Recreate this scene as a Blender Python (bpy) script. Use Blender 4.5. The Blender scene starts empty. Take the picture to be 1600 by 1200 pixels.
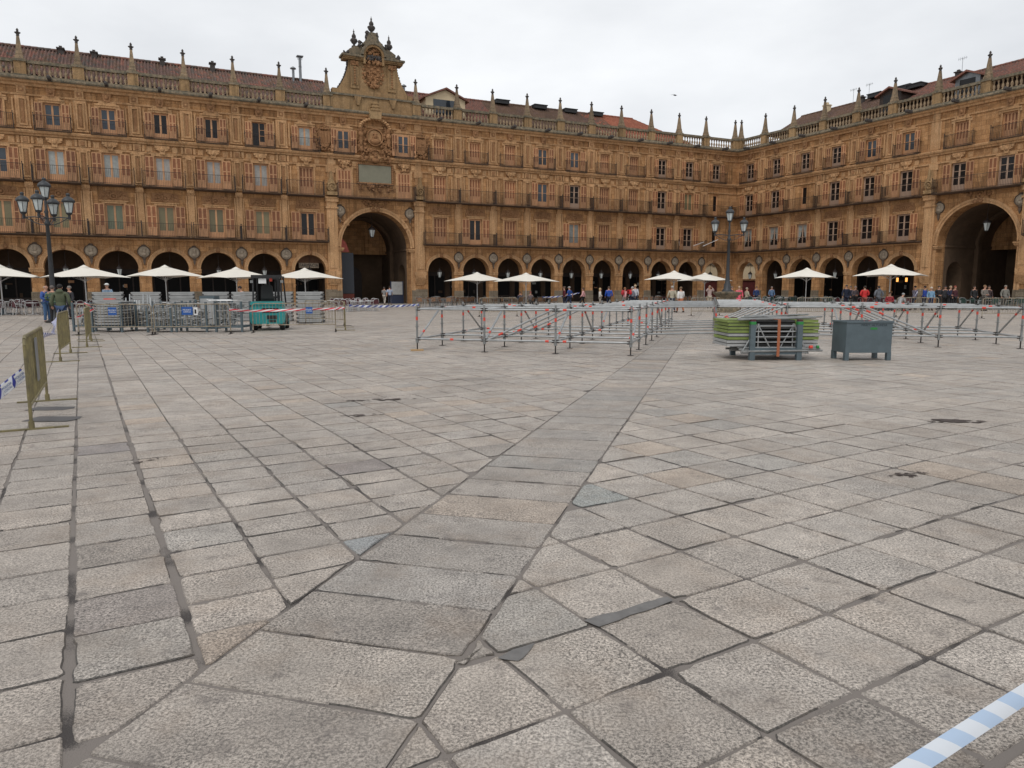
import bpy, bmesh, math, random
from mathutils import Vector, Matrix
R=math.radians
rnd=random.Random(7)
sc=bpy.context.scene
COL=sc.collection
# ---------------------------------------------------------------- camera, sky, sun, exposure
F_PX=1129.15; PITCH=0.13146; ROLL=-0.00114; CAMH=1.58
cd=bpy.data.cameras.new('camera'); cam=bpy.data.objects.new('camera',cd); COL.objects.link(cam)
cd.sensor_width=36.0; cd.lens=F_PX/1600*36.0; cd.clip_start=0.05; cd.clip_end=2000
cam.location=(0,0,CAMH)
cam.rotation_euler=(Matrix.Rotation(math.pi/2-PITCH,3,'X')@Matrix.Rotation(ROLL,3,'Z')).to_euler()
sc.camera=cam
SUN_EL=R(52); SUN_AZ=R(200)   # direction the light comes from (high, behind the camera), hidden by cloud
w=bpy.data.worlds.new('World'); sc.world=w; w.use_nodes=True
nt=w.node_tree; N=nt.nodes; L=nt.links
bg=N['Background']
sky=N.new('ShaderNodeTexSky'); sky.sky_type='NISHITA'; sky.sun_disc=False; sky.sun_elevation=SUN_EL; sky.sun_rotation=SUN_AZ
tc=N.new('ShaderNodeTexCoord'); mp=N.new('ShaderNodeMapping'); mp.inputs['Scale'].default_value=(1.0,1.0,2.6)
nz=N.new('ShaderNodeTexNoise'); nz.inputs['Scale'].default_value=2.4; nz.inputs['Detail'].default_value=7; nz.inputs['Roughness'].default_value=0.5
cr=N.new('ShaderNodeValToRGB'); cr.color_ramp.elements[0].position=0.28; cr.color_ramp.elements[0].color=(7.0,7.2,7.5,1)
cr.color_ramp.elements[1].position=0.72; cr.color_ramp.elements[1].color=(10.2,10.35,10.5,1)
mx=N.new('ShaderNodeMix'); mx.data_type='RGBA'; mx.inputs['Factor'].default_value=0.93
L.new(tc.outputs['Generated'],mp.inputs['Vector']); L.new(mp.outputs[0],nz.inputs['Vector']); L.new(nz.outputs['Fac'],cr.inputs[0])
L.new(sky.outputs[0],mx.inputs['A']); L.new(cr.outputs[0],mx.inputs['B']); L.new(mx.outputs['Result'],bg.inputs['Color'])
bg.inputs['Strength'].default_value=0.1
sl=bpy.data.lights.new('sun','SUN'); sl.energy=1.0; sl.angle=R(18); sl.color=(1,0.965,0.92)
so=bpy.data.objects.new('sun',sl); COL.objects.link(so)
sd=Vector((math.sin(SUN_AZ)*math.cos(SUN_EL),math.cos(SUN_AZ)*math.cos(SUN_EL),math.sin(SUN_EL)))
so.rotation_euler=sd.to_track_quat('Z','Y').to_euler(); so.location=(0,0,60)
sc.view_settings.view_transform='Standard'; sc.view_settings.look='None'; sc.view_settings.gamma=1; sc.view_settings.exposure=0.06
sc.view_settings.use_curve_mapping=False
sc.render.engine='CYCLES'
# ---------------------------------------------------------------- helpers
class MB:
    def __init__(s): s.v=[]; s.f=[]; s.m=[]; s.s=[]
    def add(s,vs,fs,mi=0,M=None,sm=False):
        b=len(s.v)
        s.v+= [tuple(M@Vector(p)) for p in vs] if M else [tuple(p) for p in vs]
        for f in fs: s.f.append([b+i for i in f]); s.m.append(mi); s.s.append(sm)
        return s
    def box(s,x0,x1,y0,y1,z0,z1,mi=0,M=None):
        return s.add([(x0,y0,z0),(x1,y0,z0),(x1,y1,z0),(x0,y1,z0),(x0,y0,z1),(x1,y0,z1),(x1,y1,z1),(x0,y1,z1)],
          [(0,3,2,1),(4,5,6,7),(0,1,5,4),(1,2,6,5),(2,3,7,6),(3,0,4,7)],mi,M)
    def tube(s,p0,p1,r,n=6,r1=None,mi=0,sm=True,caps=True):
        p0=Vector(p0);p1=Vector(p1);d=p1-p0
        if d.length<1e-6: return s
        r1=r if r1 is None else r1
        q=d.to_track_quat('Z','Y').to_matrix(); vs=[]
        for (c,rr) in ((p0,r),(p1,r1)):
            for i in range(n):
                a=2*math.pi*(i+.5)/n; vs.append(c+q@Vector((rr*math.cos(a),rr*math.sin(a),0)))
        s.add(vs,[(i,(i+1)%n,n+(i+1)%n,n+i) for i in range(n)],mi,None,sm)
        if caps: s.add(vs,[tuple(range(n-1,-1,-1)),tuple(range(n,2*n))],mi)
        return s
    def path(s,pts,r,n=6,mi=0):
        for a,b in zip(pts,pts[1:]): s.tube(a,b,r,n,mi=mi)
        return s
    def lathe(s,prof,n=12,c=(0,0,0),mi=0,M=None,sm=True,ph=0):
        vs=[];k=len(prof)
        for (r,z) in prof:
            for i in range(n):
                a=2*math.pi*i/n+ph; vs.append((c[0]+r*math.cos(a),c[1]+r*math.sin(a),c[2]+z))
        fs=[]
        for j in range(k-1):
            for i in range(n): fs.append((j*n+i,j*n+(i+1)%n,(j+1)*n+(i+1)%n,(j+1)*n+i))
        s.add(vs,fs,mi,M,sm)
        s.add(vs,[tuple(range(n-1,-1,-1)),tuple(range((k-1)*n,k*n))],mi,M)
        return s
    def prism(s,poly,y0,y1,mi=0,M=None):   # poly in xz, counter-clockwise seen from -y
        n=len(poly); vs=[(x,y0,z) for x,z in poly]+[(x,y1,z) for x,z in poly]
        return s.add(vs,[tuple(range(n)),tuple(range(2*n-1,n-1,-1))]+[(i,n+i,n+(i+1)%n,(i+1)%n) for i in range(n)],mi,M)
    def prof(s,poly,x0,x1,mi=0,M=None):    # poly in yz extruded along x
        n=len(poly); vs=[(x0,y,z) for y,z in poly]+[(x1,y,z) for y,z in poly]
        return s.add(vs,[tuple(range(n)),tuple(range(2*n-1,n-1,-1))]+[(i,n+i,n+(i+1)%n,(i+1)%n) for i in range(n)],mi,M)
    def blob(s,c,rx,ry,rz,mi=0,n=8,k=5,jit=0,sm=True,M=None):
        pr=[]; vs=[];fs=[]
        for j in range(k+1):
            t=-math.pi/2+math.pi*j/k
            for i in range(n):
                a=2*math.pi*i/n; q=1+(rnd.random()-.5)*jit
                vs.append((c[0]+rx*q*math.cos(t)*math.cos(a),c[1]+ry*q*math.cos(t)*math.sin(a),c[2]+rz*q*math.sin(t)))
        for j in range(k):
            for i in range(n): fs.append((j*n+i,j*n+(i+1)%n,(j+1)*n+(i+1)%n,(j+1)*n+i))
        return s.add(vs,fs,mi,M,sm)
    def build(s,name,mats,parent=None,loc=(0,0,0),rz=0,fix=True):
        me=bpy.data.meshes.new(name); me.from_pydata(s.v,[],s.f)
        if not isinstance(mats,(list,tuple)): mats=[mats]
        for m in mats: me.materials.append(m)
        me.polygons.foreach_set('material_index',s.m); me.polygons.foreach_set('use_smooth',s.s); me.update()
        if fix:
            bm=bmesh.new(); bm.from_mesh(me); bmesh.ops.recalc_face_normals(bm,faces=bm.faces); bm.to_mesh(me); bm.free()
        o=bpy.data.objects.new(name,me); COL.objects.link(o); o.location=loc; o.rotation_euler=(0,0,rz)
        if parent: o.parent=parent
        return o
def empty(name,loc=(0,0,0),rz=0,parent=None):
    o=bpy.data.objects.new(name,None); COL.objects.link(o); o.location=loc; o.rotation_euler=(0,0,rz)
    o.empty_display_size=0.3
    if parent: o.parent=parent
    return o
def tag(o,label=None,cat=None,group=None,kind=None):
    if label: o['label']=label
    if cat: o['category']=cat
    if group: o['group']=group
    if kind: o['kind']=kind
    return o
def dup(o,loc=None,rz=None,parent=None,label=None):
    c=o.copy(); COL.objects.link(c)
    if parent is not None: c.parent=parent
    if loc is not None: c.location=loc
    if rz is not None: c.rotation_euler=(0,0,rz)
    if label: c['label']=label
    for ch in list(o.children):
        dup(ch,parent=c)
    return c
ORD=['first','second','third','fourth','fifth','sixth','seventh','eighth','ninth','tenth','eleventh','twelfth','thirteenth','fourteenth','fifteenth','sixteenth','seventeenth','eighteenth','nineteenth','twentieth']
def gx(u,Y): return (u-800)/F_PX*(Y*math.cos(PITCH)+CAMH*math.sin(PITCH))
# ---------------------------------------------------------------- materials
def mat(name,col,rough=0.6,metal=0.0,var=0.0,vscale=3.0,spec=0.5,bump=0.0,bscale=30.0,coat=0.0,emis=None,dirt=None,trans=0.0):
    m=bpy.data.materials.new(name); m.use_nodes=True; t=m.node_tree; n=t.nodes; l=t.links
    b=n['Principled BSDF']; b.inputs['Base Color'].default_value=(*col,1); b.inputs['Roughness'].default_value=rough
    b.inputs['Metallic'].default_value=metal; b.inputs['Specular IOR Level'].default_value=spec; b.inputs['Coat Weight'].default_value=coat
    if trans: b.inputs['Transmission Weight'].default_value=trans
    if emis: b.inputs['Emission Color'].default_value=(*emis[0],1); b.inputs['Emission Strength'].default_value=emis[1]
    if var or bump:
        g=n.new('ShaderNodeNewGeometry'); x=n.new('ShaderNodeTexNoise'); x.inputs['Scale'].default_value=vscale; x.inputs['Detail'].default_value=6; x.inputs['Roughness'].default_value=.65
        l.new(g.outputs['Position'],x.inputs['Vector'])
        if var:
            r_=n.new('ShaderNodeValToRGB'); e=r_.color_ramp.elements; e[0].position=.3; e[1].position=.7
            d=dirt or tuple(c*(1-var) for c in col)
            e[0].color=(*d,1); e[1].color=(*tuple(min(1,c*(1+var*.6)) for c in col),1)
            l.new(x.outputs['Fac'],r_.inputs[0]); l.new(r_.outputs[0],b.inputs['Base Color'])
        if bump:
            y=n.new('ShaderNodeTexNoise'); y.inputs['Scale'].default_value=bscale; y.inputs['Detail'].default_value=4
            l.new(g.outputs['Position'],y.inputs['Vector']); bp=n.new('ShaderNodeBump'); bp.inputs['Strength'].default_value=bump; bp.inputs['Distance'].default_value=.02
            l.new(y.outputs['Fac'],bp.inputs['Height']); l.new(bp.outputs[0],b.inputs['Normal'])
    return m
def stone_mat(name,c0,c1,c2,brick=False,bump=.5,streak=.5,green=0.0):
    """golden sandstone: broad tone patches, fine grain, vertical weather streaks, optional ashlar joints"""
    m=bpy.data.materials.new(name); m.use_nodes=True; t=m.node_tree; n=t.nodes; l=t.links; b=n['Principled BSDF']
    b.inputs['Roughness'].default_value=.9; b.inputs['Specular IOR Level'].default_value=.2
    g=n.new('ShaderNodeNewGeometry')
    def noise(sc_,det=5,ro=.6,vec=None):
        x=n.new('ShaderNodeTexNoise'); x.inputs['Scale'].default_value=sc_; x.inputs['Detail'].default_value=det; x.inputs['Roughness'].default_value=ro
        l.new(vec or g.outputs['Position'],x.inputs['Vector']); return x
    def mixc(a,bb,fac,mode='MIX'):
        x=n.new('ShaderNodeMix'); x.data_type='RGBA'; x.blend_type=mode
        for k,s_ in (('A',a),('B',bb)):
            if isinstance(s_,tuple): x.inputs[k].default_value=(*s_,1)
            else: l.new(s_,x.inputs[k])
        if isinstance(fac,float): x.inputs['Factor'].default_value=fac
        else: l.new(fac,x.inputs['Factor'])
        return x.outputs['Result']
    def ramp(src,p0,p1,v0=0.,v1=1.):
        x=n.new('ShaderNodeMapRange'); x.inputs['From Min'].default_value=p0; x.inputs['From Max'].default_value=p1; x.inputs['To Min'].default_value=v0; x.inputs['To Max'].default_value=v1
        l.new(src,x.inputs['Value']); return x.outputs[0]
    n1=noise(.35,4); n2=noise(2.2,6,.7); n3=noise(14,5,.7)
    c=mixc(c0,c1,ramp(n1.outputs['Fac'],.35,.65)); c=mixc(c,c2,ramp(n2.outputs['Fac'],.5,.75,0,.75))
    mpp=n.new('ShaderNodeMapping'); mpp.inputs['Scale'].default_value=(2.6,2.6,.16); l.new(g.outputs['Position'],mpp.inputs['Vector'])
    ns=noise(1.5,5,.65,mpp.outputs[0])
    c=mixc(c,tuple(x*.38 for x in c0),ramp(ns.outputs['Fac'],.50,.68,0,streak))
    dark=ramp(n3.outputs['Fac'],.3,.7,.6,1.22)
    dk=n.new('ShaderNodeCombineColor'); [l.new(dark,dk.inputs[i]) for i in range(3)]
    c=mixc(c,dk.outputs[0],1.0,'MULTIPLY')
    hsrc=n3.outputs['Fac']
    if green:
        n4=noise(3.1,5,.7); c=mixc(c,(.085,.088,.07),ramp(n4.outputs['Fac'],.42,.6,0,green))
    if brick:
        tc_=n.new('ShaderNodeTexCoord'); sx=n.new('ShaderNodeSeparateXYZ'); cx=n.new('ShaderNodeCombineXYZ')
        l.new(tc_.outputs['Object'],sx.inputs[0]); ad=n.new('ShaderNodeMath'); l.new(sx.outputs['X'],ad.inputs[0]); l.new(sx.outputs['Y'],ad.inputs[1]); l.new(ad.outputs[0],cx.inputs['X']); l.new(sx.outputs['Z'],cx.inputs['Y'])
        br=n.new('ShaderNodeTexBrick'); br.inputs['Scale'].default_value=1; br.inputs['Brick Width'].default_value=.82; br.inputs['Row Height'].default_value=.415
        br.inputs['Mortar Size'].default_value=.012; br.inputs['Mortar Smooth'].default_value=.3
        br.inputs['Color1'].default_value=(1.16,1.13,1.08,1); br.inputs['Color2'].default_value=(.76,.72,.69,1); br.inputs['Mortar'].default_value=(.45,.42,.4,1)
        l.new(cx.outputs[0],br.inputs['Vector']); c=mixc(c,br.outputs['Color'],1.0,'MULTIPLY')
    oi=n.new('ShaderNodeObjectInfo'); rv=ramp(oi.outputs['Random'],0,1,.86,1.1); rc_=n.new('ShaderNodeCombineColor'); [l.new(rv,rc_.inputs[i]) for i in range(3)]; c=mixc(c,rc_.outputs[0],1.0,'MULTIPLY')
    l.new(c,b.inputs['Base Color'])
    bp=n.new('ShaderNodeBump'); bp.inputs['Strength'].default_value=bump; bp.inputs['Distance'].default_value=.09; l.new(hsrc,bp.inputs['Height']); l.new(bp.outputs[0],b.inputs['Normal'])
    return m
C0=(.56,.315,.15);C1=(.44,.235,.105);C2=(.66,.42,.235)
M={}
M['wall']=stone_mat('sandstone_wall',C0,C1,C2,brick=True,streak=.85)
M['trim']=stone_mat('sandstone_trim',(.58,.345,.175),(.47,.265,.13),(.68,.44,.25),streak=.7)
M['relief']=stone_mat('sandstone_relief',(.38,.20,.098),(.28,.145,.07),(.47,.27,.14),streak=.5)
M['weathered']=stone_mat('weathered_grey_stone',(.30,.24,.165),(.24,.185,.125),(.36,.29,.20),streak=.5,green=.75)
M['baluster']=stone_mat('baluster_stone',(.43,.31,.195),(.34,.24,.15),(.52,.39,.26),streak=.5,green=.3)
M['granite_base']=stone_mat('grey_granite_plinth',(.25,.21,.16),(.21,.175,.13),(.30,.26,.2),brick=True,streak=.4)
M['obel']=stone_mat('grimy_obelisk_stone',(.35,.25,.155),(.26,.185,.12),(.42,.31,.2),streak=.6,green=.45)
M['gablestone']=stone_mat('grimy_gable_stone',(.42,.275,.14),(.35,.215,.105),(.54,.35,.19),streak=.9,green=.16)
M['darkfinial']=mat('lichen_dark_stone',(.07,.06,.055),.95,var=.5,vscale=9)
def vary(m,lo=.8,hi=1.12):
    n=m.node_tree.nodes; l=m.node_tree.links; b=n['Principled BSDF']; src=b.inputs['Base Color'].links[0].from_socket; oi=n.new('ShaderNodeObjectInfo'); mr=n.new('ShaderNodeMapRange'); mr.inputs['To Min'].default_value=lo; mr.inputs['To Max'].default_value=hi; l.new(oi.outputs['Random'],mr.inputs['Value']); cc=n.new('ShaderNodeCombineColor'); [l.new(mr.outputs[0],cc.inputs[i]) for i in range(3)]
    x=n.new('ShaderNodeMix'); x.data_type='RGBA'; x.blend_type='MULTIPLY'; x.inputs['Factor'].default_value=1; l.new(src,x.inputs['A']); l.new(cc.outputs[0],x.inputs['B']); l.new(x.outputs['Result'],b.inputs['Base Color']); return m
M['wood']=mat('salmon_painted_wood',(.54,.285,.14),.6,var=.18,vscale=2)
M['louvre']=mat('louvre_wood_brown',(.25,.095,.038),.7,var=.2,vscale=2)
vary(M['wood']); vary(M['louvre'],.7,1.25)
M['iron']=mat('black_wrought_iron',(.028,.020,.018),.55,metal=.2,var=.3,vscale=8)
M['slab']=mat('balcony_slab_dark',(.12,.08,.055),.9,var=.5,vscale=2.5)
def glassm(name,c,rough=.15,spec=.3): return mat(name,c,rough,spec=spec,var=.25,vscale=1.2)
M['g_dark']=glassm('window_glass_dark',(.012,.010,.010)); M['g_blue']=glassm('window_glass_blue',(.03,.042,.058),.08,.6)
M['g_olive']=mat('olive_blind_behind_glass',(.19,.163,.085),.45,var=.15,vscale=1.5); M['g_green']=mat('green_blind_behind_glass',(.14,.155,.10),.45,var=.15)
M['g_curtain']=mat('pale_curtain_behind_glass',(.33,.345,.325),.3,var=.25,vscale=4); M['g_white']=mat('white_net_curtain_behind_glass',(.38,.36,.33),.3,var=.2,vscale=4)
M['muntin']=mat('pale_window_bars',(.40,.27,.19),.6)
M['arcade']=mat('arcade_plaster_shaded',(.085,.052,.032),.95,var=.35,vscale=1.2)  # plaster colour darkened to stand for the deep shade under the arches
vary(M['g_curtain'],.6,1.15); vary(M['g_white'],.65,1.15); vary(M['g_olive'],.7,1.1); vary(M['g_blue'],.5,1.3)
M['shopwood']=mat('shopfront_dark_wood',(.035,.02,.014),.6,var=.3)
M['shopglass']=mat('shopfront_glass',(.008,.007,.007),.45,spec=.12)
M['plaque']=mat('greenish_slate_plaque',(.20,.19,.135),.7,var=.12,vscale=3)
M['medal']=mat('grey_portrait_medallion',(.34,.275,.205),.9,var=.3,vscale=7,bump=.6,bscale=12)
M['medalring']=mat('dark_medallion_ring',(.10,.07,.05),.9,var=.3)
M['cream']=mat('cream_render',(.62,.50,.33),.9,var=.1,vscale=1)
M['zinc']=mat('zinc_metal',(.22,.23,.24),.45,metal=.6,var=.3)
M['black']=mat('black_paint',(.012,.012,.013),.5)
M['rubber']=mat('black_rubber',(.018,.018,.018),.85,var=.2)
M['white']=mat('white_paint',(.72,.72,.71),.5,var=.05)
M['red']=mat('red_paint',(.55,.03,.02),.5); M['blue']=mat('blue_board',(.012,.08,.30),.45); M['grn']=mat('green_paint',(.02,.20,.04),.5)
# ================================================================ BUILDINGS
CX,CY=28.714,94.626; AL=0.44397; AR=-1.08724
GL=empty('arcaded_building',(CX,CY,0),AL)
tag(GL,'long golden sandstone arcaded building with a crested gable above its tall central arch','building')
GR=empty('arcaded_building',(CX,CY,0),AR)
tag(GR,'golden sandstone arcaded building right of the inner corner, with a tall arch at the edge','building')
def loc2w(G,x,y,z=0):
    a=G.rotation_euler[2]; return (CX+x*math.cos(a)-y*math.sin(a),CY+x*math.sin(a)+y*math.cos(a),z)
SPR=3.36
def arch_panel(mb,x0,x1,c,r,z1,spr=SPR,y0=0.0,y1=0.9,mi=0,n=20,mb2=None):
    """front wall with a round-headed opening between x0 and x1, with soffit and rear face"""
    pts=[(c+r*math.cos(math.pi*i/n),spr+r*math.sin(math.pi*i/n)) for i in range(n+1)]
    for y in (y0,y1):
        mb.add([(x0,y,0),(c-r,y,0),(c-r,y,spr),(x0,y,spr)],[(0,1,2,3)],mi); mb.add([(c+r,y,0),(x1,y,0),(x1,y,spr),(c+r,y,spr)],[(0,1,2,3)],mi)
        mb.add([(x0,y,spr),(c-r,y,spr),(c-r,y,z1),(x0,y,z1)],[(0,1,2,3)],mi); mb.add([(c+r,y,spr),(x1,y,spr),(x1,y,z1),(c+r,y,z1)],[(0,1,2,3)],mi)
        for a,b in zip(pts,pts[1:]): mb.add([(a[0],y,a[1]),(b[0],y,b[1]),(b[0],y,z1),(a[0],y,z1)],[(0,1,2,3)],mi)
    for a,b in zip(pts,pts[1:]): mb.add([(a[0],y0,a[1]),(b[0],y0,b[1]),(b[0],y1,b[1]),(a[0],y1,a[1])],[(0,1,2,3)],mi)
    for x in (c-r,c+r): mb.add([(x,y0,0),(x,y1,0),(x,y1,spr),(x,y0,spr)],[(0,1,2,3)],mi)
def ring(mb,c,z,r0,r1,y0,y1,mi=0,n=20,a0=0,a1=math.pi):
    for i in range(n):
        a=a0+(a1-a0)*i/n;b=a0+(a1-a0)*(i+1)/n
        P=[(c+r0*math.cos(a),z+r0*math.sin(a)),(c+r1*math.cos(a),z+r1*math.sin(a)),(c+r1*math.cos(b),z+r1*math.sin(b)),(c+r0*math.cos(b),z+r0*math.sin(b))]
        mb.prism(P,y0,y1,mi)
def wall_holes(mb,x0,x1,z0,z1,holes,y=0.0,dep=.3,mi=0):
    xs=sorted({x0,x1,*[h[0] for h in holes],*[h[1] for h in holes]}); zs=sorted({z0,z1,*[h[2] for h in holes],*[h[3] for h in holes]})
    for a,b in zip(xs,xs[1:]):
        for c,d in zip(zs,zs[1:]):
            mxx,mzz=(a+b)/2,(c+d)/2
            if any(h[0]<mxx<h[1] and h[2]<mzz<h[3] for h in holes): continue
            mb.add([(a,y,c),(b,y,c),(b,y,d),(a,y,d)],[(0,1,2,3)],mi)
    for (a,b,c,d) in holes:
        mb.add([(a,y,c),(a,y+dep,c),(a,y+dep,d),(a,y,d)],[(0,1,2,3)],mi); mb.add([(b,y,c),(b,y+dep,c),(b,y+dep,d),(b,y,d)],[(0,1,2,3)],mi)
        mb.add([(a,y,d),(b,y,d),(b,y+dep,d),(a,y+dep,d)],[(0,1,2,3)],mi); mb.add([(a,y,c),(b,y,c),(b,y+dep,c),(a,y+dep,c)],[(0,1,2,3)],mi)
        mb.add([(a,y+dep,c),(b,y+dep,c),(b,y+dep,d),(a,y+dep,d)],[(0,1,2,3)],mi)
FL={1:(6.26,8.95,1.46),2:(10.62,13.2,1.36),3:(14.78,16.92,1.26)}
# window states: x, kind per floor; kinds: C closed louvres, O olive, G green, B blue glass, D dark with bars, K plain dark, V pale curtain, W white curtain, H half-open black, N narrow dark door, U barred with curtain
LW=[(-86.5,'C','C','C'),(-82.4,'O','V','B'),(-78.3,'O','B','C'),(-74.24,'O','V','B'),(-70.16,'G','V','B'),(-66.11,'O','W','K'),(-61.94,'O','W','K'),(-57.84,'O','W','H'),(-53.69,'K','C','V'),
 (-40.1,'C','C','C'),(-36.1,'K','C','C'),(-32.0,'C','C','C'),(-27.95,'C','B','B'),(-23.85,'V','D','B'),(-19.9,'C','C','C'),(-15.85,'C','C','C'),(-11.7,'D','D','D'),(-7.62,'D','O','D'),(-3.4,'N','N','D')]
RW=[(2.15,'U','D','D'),(6.3,'U','D','D'),(10.5,'U','N','D'),(14.65,'D','D','D'),(18.85,'D','D','B'),(23.0,'D','D','B'),(28.2,'','D','C'),(32.4,'','D','C'),(36.7,'C','D','C'),(40.9,'D','C','D'),(45.1,'C','C','C')]
LP=[-88.6,-84.5,-80.4,-76.3,-72.2,-68.1,-64.0,-59.9,-55.85]; LP2=[-38.1,-34.05,-29.95,-25.9,-21.8,-17.75,-13.55,-9.5,-5.35]
RP=[4.25,8.5,12.75,16.95,21.1]; RP2=[38.8,43.0]
def build_shell(G,wins,bays,big,x0,x1,gap=None):
    wl=MB()
    for (a,b,c,r) in bays: arch_panel(wl,a,b,c,r,6.0)
    (a,b,c,r)=big; arch_panel(wl,a,b,c,r,10.5,spr=5.72,y1=1.3,n=32)
    holes=[]
    for (x,*k) in wins:
        for fl in (1,2,3):
            if not k[fl-1]: continue
            z0,z1,ww=FL[fl]
            if k[fl-1]=='N': ww=.8
            holes.append((x-ww/2,x+ww/2,z0,z1))
    def sub(lo,hi,z0,z1): wall_holes(wl,lo,hi,z0,z1,[h for h in holes if lo<h[0] and h[1]<hi and z0<=h[2] and h[3]<=z1])
    sub(x0,a,6.0,10.5); sub(b,x1,6.0,10.5); sub(x0,x1,10.5,18.5)
    # rear face, end, flat top behind the parapet
    wl.add([(x0,9,5.4),(x1,9,5.4),(x1,9,18.8),(x0,9,18.8)],[(0,1,2,3)])
    if x0<0: wl.add([(x0,0,0),(x0,9,0),(x0,9,18.8),(x0,0,18.8)],[(0,1,2,3)]); wl.box(-5.4,-.02,.92,9,5.3,5.5)
    else: wl.add([(x1,0,0),(x1,9,0),(x1,9,18.8),(x1,0,18.8)],[(0,1,2,3)]); wl.box(.02,4.4,.92,9,5.3,5.5)
    wl.box(x0,x1,.02,9,18.5,18.7)
    return wl.build('wall',M['wall'],G,fix=False)
LB=[]
prev=None
cs=[-86.5,-82.4,-78.3,-74.24,-70.16,-66.05,-61.94,-57.85]
for i,c in enumerate(cs): LB.append((LP[i],LP[i+1],c,1.56))
LB.append((-55.85,-51.9,-53.6,1.5)); 
LB.append((-41.9,-38.1,-40.05,1.5))
for i in range(8): LB.append((LP2[i],LP2[i+1],(LP2[i]+LP2[i+1])/2,1.53))
LB.append((-5.35,0,-3.35,1.45))
RB=[(0,4.25,2.25,1.5)]+[(RP[i],RP[i+1],(RP[i]+RP[i+1])/2,1.6) for i in range(4)]+[(21.1,25.4,23.05,1.5),(35.1,38.8,36.8,1.5),(38.8,43,40.9,1.6),(43,47.2,45.1,1.6)]
build_shell(GL,LW,LB,(-51.9,-41.9,-47.0,3.55),-88.6,0)
build_shell(GR,RW,RB,(25.4,35.1,30.25,3.6),0,47.2)
# ---- repeated stone pieces
def p_pilaster():
    mb=MB()
    # ground spandrel corbel and first floor shaft
    mb.box(-.27,.27,-.12,0.0,6.2,10.0); mb.box(-.34,.34,-.2,0,10.0,10.12); mb.box(-.31,.31,-.26,0,10.12,10.4)
    # second floor panelled pilaster
    mb.box(-.5,.5,-.10,0,10.6,13.4)
    for a_,b_ in ((-.30,-.2),(.2,.3)): mb.box(a_,b_,-.22,-.1,10.78,13.18)
    mb.box(-.2,.2,-.22,-.1,13.06,13.18); mb.box(-.2,.2,-.22,-.1,10.78,10.9); mb.box(-.09,.09,-.17,-.1,11.05,12.9,1)
    mb.box(-.55,.55,-.14,0,10.6,10.75); mb.box(-.55,.55,-.16,0,13.2,13.32)
    mb.box(-.3,.3,-.12,0,13.55,14.1); mb.box(-.16,.16,-.18,-.12,13.65,14.0,1)
    # third floor
    mb.box(-.5,.5,-.10,0,14.75,17.3)
    for a_,b_ in ((-.30,-.2),(.2,.3)): mb.box(a_,b_,-.22,-.1,14.95,17.15)
    mb.box(-.2,.2,-.22,-.1,17.03,17.15); mb.box(-.2,.2,-.22,-.1,14.95,15.07); mb.box(-.09,.09,-.17,-.1,15.2,16.9,1)
    mb.box(-.55,.55,-.14,0,14.75,14.9); mb.box(-.33,.33,-.15,0,17.5,18.1)
    mb.box(-.19,.19,-.2,-.15,17.62,17.98,1); mb.box(-.08,.08,-.24,-.2,17.72,17.88,0)
    mb.box(-.76,-.62,-.09,0,10.8,13.15);mb.box(.62,.76,-.09,0,10.8,13.15);mb.box(-.76,-.62,-.09,0,15.0,17.1);mb.box(.62,.76,-.09,0,15.0,17.1)
    for s_ in (-1,1): mb.box(s_*.37-.05,s_*.37+.05,-.16,0,6.25,9.9); mb.box(s_*.5-.1,s_*.5+.1,-.1,0,13.55,14.1)
    return mb.build('pilaster',[M['trim'],M['relief']])
def p_pier():
    mb=MB(); mb.prof([(-.02,3.02),(-.05,3.02),(-.05,3.14),(-.06,3.14),(-.1,3.25),(-.1,3.36),(-.02,3.36)],-.55,.55); return mb.build('capital',[M['trim']])
def p_pbase():
    mb=MB(); mb.box(-.53,.53,-.045,0,0,1.34); mb.box(-.55,.55,-.075,-.045,0,.3); return mb.build('pier_base',[M['granite_base']])
def p_medal():
    mb=MB(); T=Matrix.Rotation(R(90),4,'X')
    mb.lathe([(.54,0),(.54,.1),(.51,.14),(.48,.1),(.47,.05)],20,mi=1,M=T)
    mb.lathe([(.475,.02),(.47,.06),(.32,.07)],20,mi=0,M=T)
    mb.blob((.0,-.08,-.20),.24,.08,.17,0,9,5,.2); mb.blob((.02,-.1,.08),.13,.09,.18,0,9,6,.1); mb.blob((-.1,-.14,.03),.06,.05,.05,0,6,4); mb.blob((.05,-.1,.18),.16,.08,.1,0,8,4,.3)
    mb.prism([(-.11,-.62),(.11,-.62),(.1,-.9),(.0,-1.2),(-.1,-.9)],-.12,0,1); mb.blob((0,-.08,.56),.2,.06,.07,1,8,4,.3); mb.blob((0,-.1,-.58),.2,.08,.08,1,8,4,.3)
    return mb.build('medallion',[M['medal'],M['medalring']])
def p_archivolt(r,name='archivolt',spr=SPR,w=.34):
    mb=MB(); ring(mb,0,spr,r-.0,r+w*.5,-.06,.0,0,24); ring(mb,0,spr,r+w*.5,r+w*.8,-.09,0.,0,24); ring(mb,0,spr,r+w*.8,r+w,-.13,0,0,24)
    mb.box(-.16,.16,-.17,-.01,spr+r-.02,spr+r+.42,1)
    mb.blob((0,-.17,spr+r+.2),.14,.08,.2,1,8,5,.4)
    return mb.build(name,[M['trim'],M['relief']])
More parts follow.
